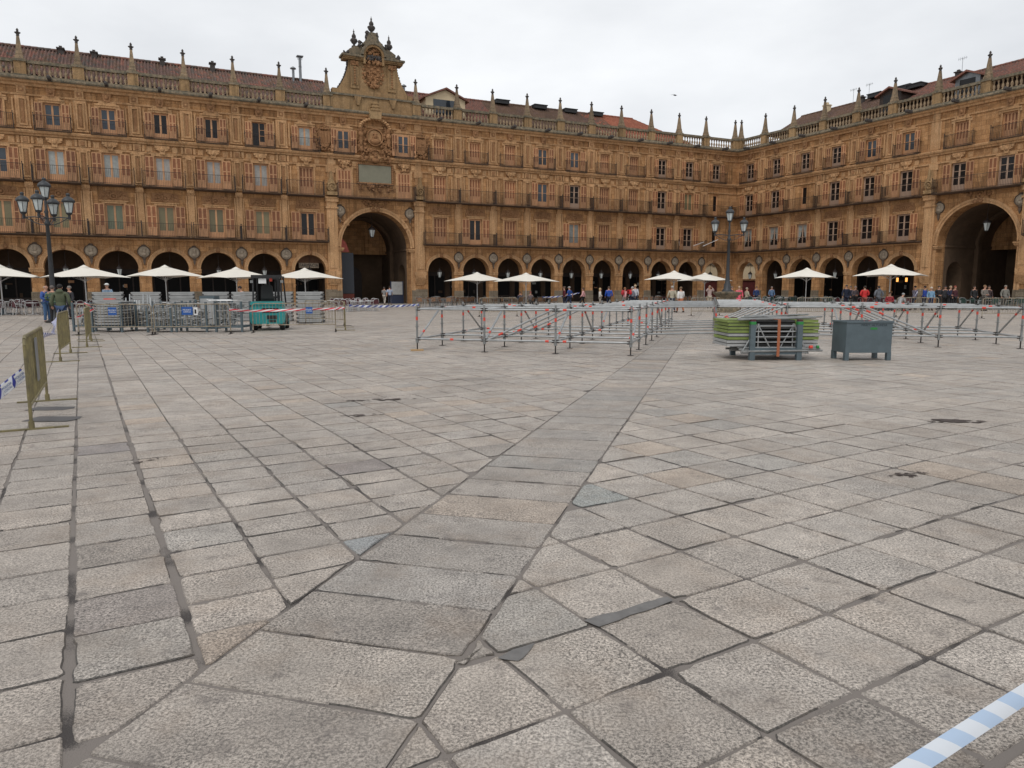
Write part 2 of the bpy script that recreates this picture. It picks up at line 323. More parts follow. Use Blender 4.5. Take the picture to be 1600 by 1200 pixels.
def p_obelisk():
    mb=MB(); q=R(45)
    mb.lathe([(.42,20.14),(.42,20.3),(.36,20.36),(.36,20.46)],4,mi=0,ph=q,sm=False); mb.lathe([(.33,20.46),(.35,20.56),(.30,20.62),(.13,21.92)],4,mi=0,ph=q,sm=False)
    o=mb.build('obelisk',[M['obel'],M['trim']])
    k=MB(); k.lathe([(.10,21.9),(.13,21.95),(.10,22.02),(.16,22.12),(.18,22.2),(.09,22.28),(.07,22.33),(.11,22.38),(.03,22.52)],8,mi=0)
    for i in range(4):
        a=i*math.pi/2; k.blob((.16*math.cos(a),.16*math.sin(a),22.18),.07,.07,.06,0,6,4,.3)
    f=k.build('finial',[M['darkfinial']],o); return o
def p_pedestal():
    mb=MB(); mb.box(-.42,.42,-.42,.18,18.92,19.92); mb.box(-.48,.48,-.5,.24,19.92,20.06,1); mb.box(-.44,.44,-.46,.2,20.06,20.14,1); mb.box(-.47,.47,-.47,.2,18.8,18.93,1)
    return mb.build('pedestal',[M['gablestone'],M['weathered']])
def p_baluster(wd):
    mb=MB(); mb.box(-wd/2,wd/2,-.32,.08,18.8,18.93,1); mb.box(-wd/2,wd/2,-.34,.1,19.84,20.04,1); mb.box(-wd/2,wd/2,-.28,.04,20.04,20.1,1)
    n=max(2,int(round(wd/.37)))
    for i in range(n):
        x=-wd/2+wd*(i+.5)/n
        mb.lathe([(.12,18.93),(.12,19.0),(.06,19.05),(.125,19.2),(.115,19.32),(.05,19.5),(.06,19.6),(.085,19.65),(.11,19.78),(.11,19.84)],8,(x,-.12,0),0)
    return mb.build('balustrade',[M['baluster'],M['weathered']])
def p_spout():
    mb=MB(); mb.prism([(-.12,0),(.12,0),(.14,.2),(0,.3),(-.14,.2)],-.95,0); mb.blob((0,-.95,.12),.17,.14,.17,0,8,5,.3)
    return mb.build('gargoyle_spout',M['darkfinial'])
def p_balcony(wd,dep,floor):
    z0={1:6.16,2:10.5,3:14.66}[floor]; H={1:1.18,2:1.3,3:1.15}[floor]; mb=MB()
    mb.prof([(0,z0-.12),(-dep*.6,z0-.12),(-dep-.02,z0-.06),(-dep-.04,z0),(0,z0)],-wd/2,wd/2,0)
    b=mb.build('balcony',M['slab'])
    r=MB(); n=int(wd/.135); t=.0085
    for x in [-wd/2+.03+(wd-.06)*i/n for i in range(n+1)]: r.box(x-t,x+t,-dep+.02,-dep+.04,z0,z0+H-.02)
    if floor!=1 or True:
        m=int(dep/.14)
        for i in range(1,m):
            y=-dep*i/m
            for x in (-wd/2+.04,wd/2-.04): r.box(x-t,x+t,y-t,y+t,z0,z0+H-.02)
    for z in (z0+H-.03,z0+.07): 
        r.box(-wd/2,wd/2,-dep,-dep+.05,z,z+.03); 
        for x in (-wd/2,wd/2-.05): r.box(x,x+.05,-dep+.06,0,z,z+.03)
    for x in (-wd/2+.03,wd/2-.03): r.box(x-.02,x+.02,-dep,-dep+.04,z0,z0+H+.1); r.blob((x,-dep+.02,z0+H+.13),.045,.045,.05,0,6,4)
    r.build('railing',M['iron'],b); return b
def p_surround(fl,seed=0):
    z0,z1,w_=FL[fl]; mb=MB(); h=w_/2; fw=.16
    mb.box(-h-fw,-h,-.07,0,z0,z1); mb.box(h,h+fw,-.07,0,z0,z1); mb.box(-h-fw-.06,h+fw+.06,-.09,0,z1,z1+.17)
    if fl==1:
        mb.box(-h-.4,h+.4,-.14,0,z1+.17,z1+.27); mb.prism([(-h-.45,z1+.34),(h+.45,z1+.34),(h+.3,z1+1.02),(.35,z1+1.12),(-.35,z1+1.12),(-h-.3,z1+1.02)],-.06,0,1)
        for i in range(22):
            x=(rnd.random()*2-1)*(h+.25); z=z1+.42+rnd.random()*.5; mb.blob((x,-.07,z),.07+.08*rnd.random(),.06,.05+.05*rnd.random(),1,6,4,.3)
        ring(mb,0,z1+.62,.2,.3,-.14,-.06,1,10,0,2*math.pi); mb.blob((0,-.1,z1+.62),.14,.1,.14,1,8,5)
    elif fl==2:
        mb.prism([(-.62,z1+.9),(-.5,z1+.55),(-.22,z1+.45),(-.2,z1+.17),(.2,z1+.17),(.22,z1+.45),(.5,z1+.55),(.62,z1+.9)],-.2,0,0)
        mb.blob((0,-.22,z1+.6),.2,.1,.22,0,8,5,.2)
        for s_ in (-1,1): mb.box(s_*h-.1+s_*.35-.12,s_*h+.1+s_*.35+.12,-.05,0,z1+.35,z1+.8); mb.blob((s_*.5,-.18,z1+.72),.13,.08,.1,0,7,4,.2)
    else:
        mb.box(-h-.32,h+.32,-.16,0,z1+.17,z1+.3); mb.prism([(-h-.12,z1+.3),(h+.12,z1+.3),(h-.1,z1+.48),(-h+.1,z1+.48)],-.12,0,0)
        mb.prism([(-.24,z1+.48),(.24,z1+.48),(.3,z1+.85),(.34,z1+1.15),(-.34,z1+1.15),(-.3,z1+.85)],-.22,0,1); mb.blob((0,-.24,z1+.85),.17,.1,.2,1,8,5,.3)
        for s_ in (-1,1): mb.box(s_*(h+.24)-.1,s_*(h+.24)+.1,-.1,0,z1-.1,z1+.17)
    return mb.build('window_surround',[M['trim'],M['relief']])
KM={'O':'g_olive','G':'g_green','B':'g_blue','D':'g_dark','K':'g_dark','V':'g_curtain','W':'g_white','H':'g_dark','N':'g_dark','U':'g_curtain'}
def p_shutter(w,h,closed=False):
    mb=MB(); n=4 if closed else 2; lw=w/n; t=.05
    for i in range(n):
        x=-w/2+i*lw+.008; X=x+lw-.016; st=.055
        mb.box(x,x+st,-t,0,0,h); mb.box(X-st,X,-t,0,0,h)
        pz=h*.26
        for z in (0,pz,h*.62,h-.07): mb.box(x+st,X-st,-t,0,z,z+.07)
        mb.box(x+st,X-st,-.02,-.008,.07,pz)
        for a,b in ((pz+.07,h*.62),(h*.62+.07,h-.07)):
            mb.box(x+st,X-st,-.018,-.004,a,b,1)
            k=int((b-a)/.11)
            for j in range(k):
                z=a+(b-a)*j/k; mb.add([(x+st,-.042,z+.01),(X-st,-.042,z+.01),(X-st,-.018,z+.075),(x+st,-.018,z+.075)],[(0,1,2,3)],1)
    return mb
def p_window(kind,fl):
    z0,z1,w_=FL[fl]; H=z1-z0
    if kind=='N': w_=.8
    mb=MB(); h=w_/2; f=.07
    if kind=='C':
        mb.box(-h,-h+.05,-.1,0,0,H); mb.box(h-.05,h,-.1,0,0,H); mb.box(-h+.05,h-.05,-.1,0,H-.06,H)
        o=mb.build('window',M['wood']); s=p_shutter(w_-.12,H-.08,True).build('shutter',[M['wood'],M['louvre']],o,(0,-.03,.01)); return o
    mb.box(-h,-h+f,-.1,0,0,H); mb.box(h-f,h,-.1,0,0,H); mb.box(-h+f,h-f,-.1,0,H-f,H)
    pz={1:.52,2:.58,3:.42}[fl]
    leaf=(w_-2*f)/2
    leaves=[(-h+f,-h+f+leaf),(-h+f+leaf,h-f)] if kind!='N' else [(-h+f,h-f)]
    bars=kind in 'DU'
    if kind!='H':
        for (a,b) in leaves:
            st=.075
            mb.box(a,a+st,-.08,-.02,0,H-f); mb.box(b-st,b,-.08,-.02,0,H-f); mb.box(a+st,b-st,-.08,-.02,0,pz); mb.box(a+st,b-st,-.08,-.02,H-f-.08,H-f)
            if bars or (kind=='B' and fl==3 and False):
                for q in (1,2):
                    z=pz+(H-f-.08-pz)*q/3; mb.box(a+st,b-st,-.075,-.03,z-.022,z+.022,0)
                
            elif kind in 'B' : 
                z=pz+(H-f-.08-pz)*.5; mb.box(a+st,b-st,-.07,-.035,z-.018,z+.018,0)
    else:
        mb.box(.0,.07,-.08,-.02,0,H-f); mb.box(h-f-.07,h-f,-.08,-.02,0,H-f); mb.box(.07,h-f-.07,-.08,-.02,0,pz)
        for q in (1,2):
            z=pz+(H-f-.08-pz)*q/3; mb.box(.07,h-f-.07,-.075,-.03,z-.022,z+.022,0)
    o=mb.build('window',M['muntin'] if bars else M['wood'])
    p=MB(); p.add([(-h+f,-.045,.02),(h-f,-.045,.02),(h-f,-.045,H-f),(-h+f,-.045,H-f)],[(0,1,2,3)],0)
    if kind=='U':   # parted curtains: dark gap low in the middle
        p=MB(); p.box(-h+f,h-f,-.05,-.045,.02,H-f,1)
        p.prism([(-h+f,H-f),(-h+f,pz+.1),(-.28,pz+.75),(-.02,H-f)],-.056,-.052,0); p.prism([(h-f,H-f),(.02,H-f),(.28,pz+.75),(h-f,pz+.1)],-.056,-.052,0)
        p.build('pane',[M['g_curtain'],M['g_dark']],o)
    else: p.build('pane',M[KM[kind]],o,fix=False)
    if kind!='N':
        sw={1:.78,2:.72,3:.56}[fl]; sh=H-.06
        for s_ in (-1,1):
            if kind=='H' and s_<0: pass
            q=p_shutter(sw,sh).build('shutter',[M['wood'],M['louvre']],o,(s_*(h+.05+sw/2),-.32,.02))
    return o
WP={}
SUR={}; BAL={}
def put(proto,G,x,y=0,z=0):
    if not proto.get('_used'):
        proto['_used']=1; proto.parent=G; proto.location=(x,y,z); return proto
    c=dup(proto,(x,y,z),0,G); return c
def place_windows(G,wins,bigbalc):
    for (x,*k) in wins:
        for fl in (1,2,3):
            kk=k[fl-1]
            if not kk: continue
            key=(kk,fl)
            if key not in WP: WP[key]=p_window(kk,fl)
            put(WP[key],G,x,.22 if kk=='C' else .24,FL[fl][0])
            if fl not in SUR: SUR[fl]=[p_surround(fl)]
            if kk!='N': put(SUR[fl][0],G,x)
            if fl in bigbalc(x): continue
            wd={1:4.07,2:3.35,3:2.7}[fl]; dp={1:.95,2:.85,3:.5}[fl]
            if G is GR and fl==2 or (G is GL and fl==2 and x>-42): wd=4.07
            if G is GR: wd+=.13*(wd>4)
            if G is GL and fl==2 and x<-42: wd=3.5
            kb=(fl,round(wd,2))
            if kb not in BAL: BAL[kb]=p_balcony(wd,dp,fl)
            xx=x
            if abs(x+53.69)<.1 and fl==1: xx=-53.9
            if abs(x+53.69)<.1 and fl==2: xx=-53.9
            put(BAL[kb],G,xx)
place_windows(GL,LW,lambda x:())
place_windows(GR,RW,lambda x:(2,) if 26<x<34 else ())
PIL=p_pilaster(); PIER=p_pier(); PBA=p_pbase(); MED=p_medal(); OB=p_obelisk(); PED=p_pedestal(); SP=p_spout()
for x in LP+LP2: put(PIL,GL,x)
for x in RP+RP2: put(PIL,GR,x)
for x in LP[1:]+LP2: put(PIER,GL,x); put(PBA,GL,x); put(MED,GL,x,0,4.86)
for x in RP+RP2: put(PIER,GR,x); put(PBA,GR,x); put(MED,GR,x,0,4.98)
AV={}
for G,bs in ((GL,LB),(GR,RB)):
    for (a,b,c,r) in bs:
        if r not in AV: AV[r]=p_archivolt(r)
        put(AV[r],G,c)
# obelisks, pedestals, balustrades, spouts
LO=[-88.6,-84.5,-80.35,-76.2,-72.1,-68.05,-64.0,-59.9,-55.85,-51.5,-42.6,-38.15,-34.1,-30.0,-25.9,-21.85,-17.8,-13.6,-9.5,-5.4,-.75]
RO=[.5,4.4,8.7,12.9,17.1,21.25,25.8,30.3,34.8,39.0,43.2,47.0]
for G,O in ((GL,LO),(GR,RO)):
    for x in O: put(OB,G,x,-.12); put(PED,G,x)
    for a,b in zip(O,O[1:]):
        if (a,b)==(-51.5,-42.6): continue
        wd=b-a-.84; key=('b',round(wd,1))
        if key not in BAL: BAL[key]=p_baluster(round(wd,1)+.06)
        put(BAL[key],G,(a+b)/2)
        put(SP,G,(a+b)/2,-.5,18.52)
# cornices and string courses (continuous mouldings)
def courses(G,x0,x1,big):
    mb=MB(); e=0.0
    cuts=[(x0,x1)]
    for a,b in cuts:
        mb.prof([(0,13.36),(-.09,13.36),(-.12,13.5),(0,13.5)],a,b); 
        mb.prof([(0,14.16),(-.16,14.16),(-.2,14.3),(-.34,14.36),(-.4,14.5),(-.4,14.56),(0,14.66)],a,b)
        mb.prof([(0,17.34),(-.1,17.34),(-.14,17.48),(0,17.48)],a,b)
        mb.prof([(0,18.08),(-.18,18.08),(-.24,18.26),(-.42,18.34),(-.5,18.5),(0,18.5)],a,b)
    for a,b in ((x0,big[0]),(big[1],x1)): mb.prof([(0,5.9),(-.12,5.9),(-.2,6.0),(0,6.0)],a,b)
    mb.build('cornice',M['trim'],G)
    m2=MB(); m2.prof([(.2,18.5),(-.6,18.5),(-.68,18.6),(-.68,18.72),(-.5,18.8),(.2,18.8)],x0,x1); m2.build('gutter_ledge',M['weathered'],G)
courses(GL,-88.6,-.2,(-51.9,-41.9)); courses(GR,.2,47.2,(25.4,35.1))
# ---- tall arch pavilions
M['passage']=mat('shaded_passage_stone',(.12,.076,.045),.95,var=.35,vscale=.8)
def scroll(mb,x,z,s,mi=0,y0=-.45,y1=-.1):
    """volute: a spiral of short blocks with a base and a leaf above"""
    pts=[]
    for i in range(26):
        a=i*.42; r=.42*(1-i/30); pts.append((x+s*r*math.cos(a),z+r*math.sin(a)))
    for a,b in zip(pts,pts[1:]): mb.tube((a[0],y0,a[1]),(b[0],y0,b[1]),.07,6,mi=mi)
    mb.lathe([(.45,y1),(.42,y0+.03)],20,mi=mi,M=Matrix.Translation((x,0,z))@Matrix.Rotation(R(90),4,'X')@Matrix.Scale(-1,4,(0,0,1)))
    mb.box(x-.5,x+.5,y0,y1,z-.75,z-.42,mi); mb.prism([(x-.35,z+.3),(x+.45,z+.3),(x+.2,z+.8),(x+.12,z+1.5),(x-.02,z+1.5),(x-.1,z+.8)] if s>0 else [(x-.45,z+.3),(x+.35,z+.3),(x+.1,z+.8),(x+.02,z+1.5),(x-.12,z+1.5),(x-.2,z+.8)],y0+.05,y1,mi)
def big_arch(G,c,r,a,b):
    mb=MB()
    ring(mb,c,5.72,r,r+.22,-.08,0,0,40); ring(mb,c,5.72,r+.22,r+.42,-.15,0,0,40)
    # imposts with two small balls, panelled inner piers
    for s_ in (-1,1):
        x=c+s_*r; x0,x1=sorted((x-s_*.25,x+s_*.55)); mb.box(x0,x1,-.22,.6,5.5,5.62); mb.box(x0+.05,x1-.05,-.16,.5,5.36,5.5); mb.box(x0+.1,x1-.1,-.1,.4,5.28,5.36)
        mb.blob((x+s_*.1,-.12,5.72),.1,.1,.1,0,6,4)
        xi0,xi1=sorted((x+s_*.06,x+s_*.5)); mb.box(xi0,xi1,-.06,0,1.4,5.28)
    o=mb.build('arch_moulding',[M['trim'],M['relief']],G)
    # giant pilasters either side with hanging brackets
    for x in (a+.02,b-.02):
        m=MB(); m.box(x-.5,x+.5,-.3,0,3.3,10.0); m.box(x-.34,x+.34,-.36,-.3,3.6,9.2); m.box(x-.6,x+.6,-.4,0,9.35,9.5); m.box(x-.62,x+.62,-.45,0,10.0,10.3); m.box(x-.68,x+.68,-.5,0,10.3,10.45)
        m.box(x-.62,x+.62,-.42,0,2.95,3.3); m.prof([(0,2.1),(-.15,2.1),(-.42,2.7),(-.45,2.95),(0,2.95)],x-.55,x+.55); m.prof([(0,1.95),(-.1,1.95),(-.12,2.1),(0,2.1)],x-.4,x+.4)
        m.build('giant_pilaster',[M['trim']],G)
        g=MB(); g.box(x-.85,x+.85,-.05,0,0,1.5); g.box(x-.88,x+.88,-.09,-.05,0,.3); g.build('pier_base',[M['granite_base']],G)
        sv=MB(); scroll(sv,x,11.35,1 if x>c else -1,0,-.7,-.1); sv.build('scroll',M['gablestone'],G)
        m=MB(); m.box(x-.45,x+.45,-.14,0,12.8,13.36); m.box(x-.32,x+.32,-.1,0,11,14.7); m.box(x-.5,x+.5,-.12,0,14.7,17.3); m.box(x-.35,x+.35,-.15,0,17.5,18.05)
        m.build('upper_pilaster',M['trim'],G)
    for s_ in (-1,1):
        k=put(MED,G,c+s_*(r+.02),0,9.62-.5 if False else 9.2); 
big_arch(GL,-47.0,3.55,-51.42,-42.45); big_arch(GR,30.25,3.6,25.8,34.7)
# relief over the crown of each arch, first floor spandrel scrolls
def cluster(mb,n,x0,x1,z0,z1,y=-.08,s=.12,mi=0,shape=None):
    k=0
    while k<n:
        x=x0+(x1-x0)*rnd.random(); z=z0+(z1-z0)*rnd.random()
        if shape and not shape((x-x0)/(x1-x0),(z-z0)/(z1-z0)): continue
        q=s*(.5+rnd.random()*.9); mb.blob((x,y-rnd.random()*.05,z),q,s*.9,q*(.6+rnd.random()*.7),mi,6,4,.35); k+=1
for G,c,n in ((GL,-47.0,60),(GR,30.25,22)):
    mb=MB(); cluster(mb,n,c-1.5,c+1.5,9.5,10.35,shape=lambda u,v:abs(u-.5)<.2+.3*v)
    for s_ in (-1,1):
        mb.lathe([(.18,0),(.2,.1),(.1,.16)],10,mi=0,M=Matrix.Translation((c+s_*.25,-.1,9.45))@Matrix.Rotation(R(90),4,'X'))
        if G is GL: cluster(mb,16,c+s_*3.3-.6,c+s_*3.3+.6,7.5,8.5,s=.08)
    mb.build('arch_crown_relief',M['relief'],G)
# wide balcony over both arches
for G,c in ((GL,-46.93),(GR,30.25)): 
    b=p_balcony(7.9,.95,2); b.parent=G; b.location=(c,0,0)
# left pavilion: closed windows, slate plaque, royal bust, shields, gable
for x,k2,k3 in ((-50.05,'C','B'),(-44.0,'C','B')):
    for fl,k in ((2,k2),(3,k3)):
        if (k,fl) not in WP: WP[(k,fl)]=p_window(k,fl)
        w_=put(WP[(k,fl)],GL,x,-.02,FL[fl][0]); s_=put(SUR[fl][0],GL,x,-.02)
        if fl==3:
            kb=('p',3); 
            if kb not in BAL: BAL[kb]=p_balcony(2.0,.5,3)
            put(BAL[kb],GL,x)
    m=MB(); cluster(m,26,x-.6,x+.6,13.3,14.1,-.12,.12); m.build('keystone_relief',M['relief'],GL)
def plaque():
    mb=MB(); mb.box(-48.62,-45.35,-.16,0,12.05,13.78); o=mb.build('plaque',M['plaque'],GL)
    f=MB(); 
    for i in range(20):
        t=i/19
        for z in (11.98,13.84): f.blob((-48.7+3.4*t,-.16,z),.12,.1,.1,0,6,4,.4)
        if i<11:
            for x in (-48.75,-45.2): f.blob((x,-.16,12+1.8*i/10),.13,.1,.12,0,6,4,.4)
    cluster(f,34,-48.0,-46.0,11.2,11.95,-.12,.13,shape=lambda u,v:abs(u-.5)<.2+.3*v)
    for x in (-48.5,-45.5): cluster(f,10,x-.25,x+.25,11.3,11.9,-.12,.11)
    f.build('plaque_frame',M['relief'],o)
plaque()
def niche(x,z,s,king):
    mb=MB(); ring(mb,x,z,s*.80,s*.92,-.38,-.1,1,24,0 if not king else 0,2*math.pi if king else math.pi)
    mb.lathe([(s*.76,0),(s*.74,.1)],20,mi=0,M=Matrix.Translation((x,-.1,z))@Matrix.Rotation(R(90),4,'X'))
    mb.blob((x,-.35,z-s*.42),s*.55,.22,s*.35,1,10,6,.1); mb.blob((x,-.45,z+s*.05),s*.2,.18,s*.27,1,10,6); mb.blob((x,-.4,z+s*.28),s*.28,.2,s*.14,1,9,5,.3)
    mb.blob((x,-.6,z+s*.04),s*.05,.06,s*.05,1,6,4)
    for d in (-1,1): mb.blob((x+d*s*.2,-.38,z-s*.08),s*.1,.14,s*.22,1,7,5,.3)
    return mb
mb=niche(-46.95,16.45,.92,1); cluster(mb,90,-48.7,-45.2,14.8,17.3,-.12,.1,1,lambda u,v:abs(u-.5)>.27);
cluster(mb,70,-48.6,-45.3,14.8,16.2,-.14,.17,1,lambda u,v:abs(u-.5)>.2 or v<.3); cluster(mb,46,-48.4,-45.5,16.2,18.0,-.14,.15,1,lambda u,v:.33<abs(u-.5)<.52*(1.3-v*.8))
for i in range(14):
    a=math.pi*(i+.5)/14; mb.blob((-46.95+1.5*math.cos(a),-.4,17.2+.95*math.sin(a)),.2,.25,.14,0,7,4,.3)
mb.prism([(-47.5,18.1),(-46.4,18.1),(-46.3,18.9),(-46.6,19.1),(-46.75,19.7),(-47.15,19.7),(-47.3,19.1),(-47.6,18.9)],-.78,-.1,2)
for z in (18.9,19.2,19.5): mb.box(-46.95-.5+.3*(z-18.9),-46.95+.5-.3*(z-18.9),-.86,-.1,z,z+.08,2)
mb.build('portrait_niche',[M['trim'],M['relief'],M['gablestone']],GL)
mb=niche(-46.95,14.55,.78,0); cluster(mb,24,-48.4,-47.6,14.1,15.2,-.42,.14,1); cluster(mb,24,-46.3,-45.5,14.1,15.2,-.42,.14,1); mb.build('small_bust_niche',[M['trim'],M['relief']],GL)
for x in (-48.35,-45.55):
    m=MB(); m.lathe([(.1,15.6),(.2,16),(.14,16.9),(.2,17.0),(.22,17.3)],8,(x,-.3,0)); m.blob((x,-.34,17.5),.17,.17,.2,0,8,5); m.blob((x,-.34,16.6),.3,.2,.3,0,8,5,.4); m.build('figure_support',M['relief'],GL)
def shield(mb,x,z,w_,h_,kind,y=-.12):
    P=[(x-w_/2,z+h_*.5),(x-w_/2,z-h_*.1),(x-w_*.38,z-h_*.33),(x,z-h_*.5),(x+w_*.38,z-h_*.33),(x+w_/2,z-h_*.1),(x+w_/2,z+h_*.5)]
    mb.prism(P,y,0,0)
    if kind=='bars':
        for i in range(4): q=x-w_*.36+w_*.24*i; mb.box(q-w_*.05,q+w_*.05,y-.07,y,z-h_*.22,z+h_*.42,1)
    elif kind=='bridge':
        mb.box(x-w_*.4,x+w_*.4,y-.07,y,z+h_*.0,z+h_*.1,1)
        for i in range(5): q=x-w_*.34+w_*.17*i; mb.box(q-w_*.035,q+w_*.035,y-.06,y,z-h_*.16,z+h_*.0,1)
        mb.blob((x+w_*.15,y-.05,z+h_*.2),w_*.14,.06,h_*.08,1,7,4,.2)
    for i in range(18):     # scrolled cartouche border
        a=2*math.pi*i/18; mb.blob((x+math.cos(a)*w_*.66,y*.6,z+math.sin(a)*h_*.62),w_*.13,.1,w_*.12,1,6,4,.4)
    mb.box(x-w_*.36,x+w_*.36,y-.1,0,z+h_*.6,z+h_*.68,1)   # crown
    for i in range(5): q=x+(i-2)*w_*.17; mb.blob((q,y-.06,z+h_*.76+.05*(2-abs(i-2))),w_*.08,.08,h_*.07,1,6,4)
    mb.blob((x,y-.04,z+h_*.92),w_*.09,.07,h_*.06,1,6,4)
for x,k in ((-51.9,'bars'),(-42.2,'bridge')):
    m=MB(); shield(m,x,15.85,1.15,1.55,k,-.3); cluster(m,30,x-.85,x+.85,14.75,15.2,-.3,.1,1); cluster(m,26,x-.95,x-.6,15.0,17.0,-.2,.1,1); cluster(m,26,x+.6,x+.95,15.0,17.0,-.2,.1,1); m.build('coat_of_arms',[M['relief'],M['relief']],GL)
def gable():
    c=-46.95; mb=MB()
    mb.box(-51.1,-42.9,-.35,.55,18.8,20.1); mb.box(-51.2,-42.8,-.48,.65,20.1,20.28,1); mb.box(-51.0,-43.0,-.25,.5,20.28,20.75)
    for x in (-48.6,-45.1): mb.prism([(x-.35,20.1),(x+.35,20.1),(x+.12,19.3),(x-.12,19.3)][::-1],-.55,-.35,0)
    # curved body
    L_=[]; 
    for i in range(13):
        t=i/12; w_=3.55-1.15*(1-(1-t)**2.0); L_.append((w_,20.7+t*2.9))
    P=[(c-w_,z) for w_,z in L_][::-1]+[(c+w_,z) for w_,z in L_]
    mb.prism(P,-.2,.5,0)
    for s_ in (-1,1):      # crockets on the curves
        for i in range(1,12): mb.blob((c+s_*(L_[i][0]+.03),.1,L_[i][1]),.11,.3,.14,2,6,4,.4)
        mb.box(c+s_*1.85-.42,c+s_*1.85+.42,-.32,-.2,20.9,23.4); mb.box(c+s_*1.85-.3,c+s_*1.85+.3,-.38,-.32,21.2,22.9)
        for i in range(7): mb.blob((c+s_*1.85,-.4,21.35+i*.24),.12,.05,.1,3,6,4,.4)
        mb.box(c+s_*1.85-.36,c+s_*1.85+.36,-.44,-.32,23.0,23.4,3); cluster(mb,8,c+s_*1.85-.35,c+s_*1.85+.35,22.95,23.4,-.42,.1,3)
        # entablature wings either side of the arch
        x0,x1=sorted((c+s_*1.0,c+s_*2.95)); mb.box(x0,x1,-.5,.6,23.5,23.62); mb.box(x0-.0,x1+.0,-.62,.66,23.62,23.75); mb.box(min(x0,x1)-(s_<0)*.16,max(x0,x1)+(s_>0)*.16,-.75,.7,23.75,23.93,1)
        a0,a1=sorted((c+s_*.95,c+s_*2.3)); mb.box(a0,a1,-.3,.5,23.93,24.5,1); cluster(mb,9,min(c+s_*2.2,c+s_*2.9),max(c+s_*2.2,c+s_*2.9),23.95,24.35,-.1,.16,2)
        mb.prism([(c+s_*1.0,24.5),(c+s_*2.3,24.5),(c+s_*1.9,24.75),(c+s_*1.0,25.1)][::s_],-.25,.45,1)
    ring(mb,c,24.0,.82,1.02,-.75,.3,0,24); ring(mb,c,24.0,1.02,1.25,-.85,.5,1,24); 
    mb.box(c-1.02,c-.82,-.7,.2,23.2,24.0); mb.box(c+.82,c+1.02,-.7,.2,23.2,24.0)
    mb.lathe([(.82,0),(.8,.1)],20,mi=0,M=Matrix.Translation((c,-.2,24.0))@Matrix.Rotation(R(90),4,'X'))
    mb.prism([(c-1.15,25.0),(c+1.15,25.0),(c+.6,25.55),(c+.5,25.9),(c-.5,25.9),(c-.6,25.55)],-.5,.4,1); cluster(mb,22,c-.7,c+.7,25.5,26.3,-.25,.17,2); cluster(mb,14,c-1.4,c+1.4,24.9,25.3,-.3,.14,2)
    mb.box(c-.42,c+.42,-.4,.35,25.9,26.25,1)
    g=mb.build('gable',[M['gablestone'],M['weathered'],M['darkfinial'],M['relief']],GL)
    a=MB(); shield(a,c,22.4,1.5,1.9,'',-.3)
    for i in range(4):
        for j in range(5):
            if (i+j)%2==0: a.box(c-.62+i*.31,c-.34+i*.31,-.4,-.3,21.9+j*.27,22.13+j*.27,1)
    cluster(a,60,c-.95,c+.95,21.0,22.6,-.34,.13,1,lambda u,v:abs(u-.5)<.15+.4*v); cluster(a,30,c-.75,c+.75,23.3,23.8,-.45,.14,1)
    a.build('royal_coat_of_arms',[M['relief'],M['relief']],g)
    e=MB(); cluster(a2:=MB(),30,c-.62,c+.62,24.1,24.7,-.4,.13,0); a2.build('crest_relief',M['relief'],g); cluster(e,30,c-.7,c+.7,23.6,24.0,-.5,.12,0); e.build('crown_relief',M['darkfinial'],g)
    for x,z,s in ((c-1.75,24.75,1.0),(c+1.72,24.65,1.0),(c,26.15,1.08)):
        f=MB(); f.lathe([(.25*s,0),(.25*s,.12),(.1*s,.2),(.12*s,.3),(.26*s,.42),(.34*s,.62),(.3*s,.78),(.14*s,.86),(.22*s,.95),(.2*s,1.1),(.09*s,1.25),(.05*s,1.4),(.1*s,1.45),(.03*s,1.55),(.02*s,1.7)],10,(x,0,z),0)
        for k in range(6): f.blob((x+.3*s*math.cos(k),.3*s*math.sin(k),z+.62*s),.07,.07,.12,0,6,4)
        f.build('urn_finial',M['darkfinial'],g)
gable()
# little floodlights left out of the gable; solid parapet panels beside the gable are part of it
# ---- lettering over the pharmacy arch
def text_obj(body,size,mat_,parent,M_,name='lettering',ext=.01,bold=0.0,sx=1):
    cu=bpy.data.curves.new('t','FONT'); cu.body=body; cu.size=size; cu.extrude=ext; cu.align_x='CENTER'; cu.align_y='CENTER'; cu.offset=bold; cu.resolution_u=3
    t=bpy.data.objects.new('t',cu); COL.objects.link(t); bpy.context.view_layer.update()
    me=bpy.data.meshes.new_from_object(t.evaluated_get(bpy.context.evaluated_depsgraph_get()))
    bpy.data.objects.remove(t); bpy.data.curves.remove(cu)
    me.materials.clear(); me.materials.append(mat_); me.transform(Matrix.Diagonal((sx,1,1,1))); me.name=name
    o=bpy.data.objects.new(name,me); COL.objects.link(o); o.parent=parent; o.matrix_local=M_
    return o
def tm(x,y,z): return Matrix.Translation((x,y,z))@Matrix.Rotation(R(90),4,'X')
s=MB(); s.box(-54.55,-52.65,.93,1.0,3.62,4.1,0)
for i in range(14):
    a=math.pi*i/14;b=math.pi*(i+1)/14; s.prism([(-53.6,4.1),(-53.6+1.45*math.cos(a),4.1+.75*math.sin(a)),(-53.6+1.45*math.cos(b),4.1+.75*math.sin(b))],.95,1.0,1)
sg=s.build('shop_sign',[M['medal'],mat('brown_sign_board',(.12,.06,.03),.8,var=.3)],GL)
text_obj('FARMACIA',.46,M['black'],sg,tm(-53.6,.92,3.86),sx=.82)
for x,dx,dz in ((-9.6,-.9,.35),(-7.5,.8,.45),(-6.0,1.5,.8)):
    m=MB(); m.tube((x,-.95,6.75),(x+dx,-2.0,6.75+dz),.03,6); m.build('flag_pole',M['white'],GL)
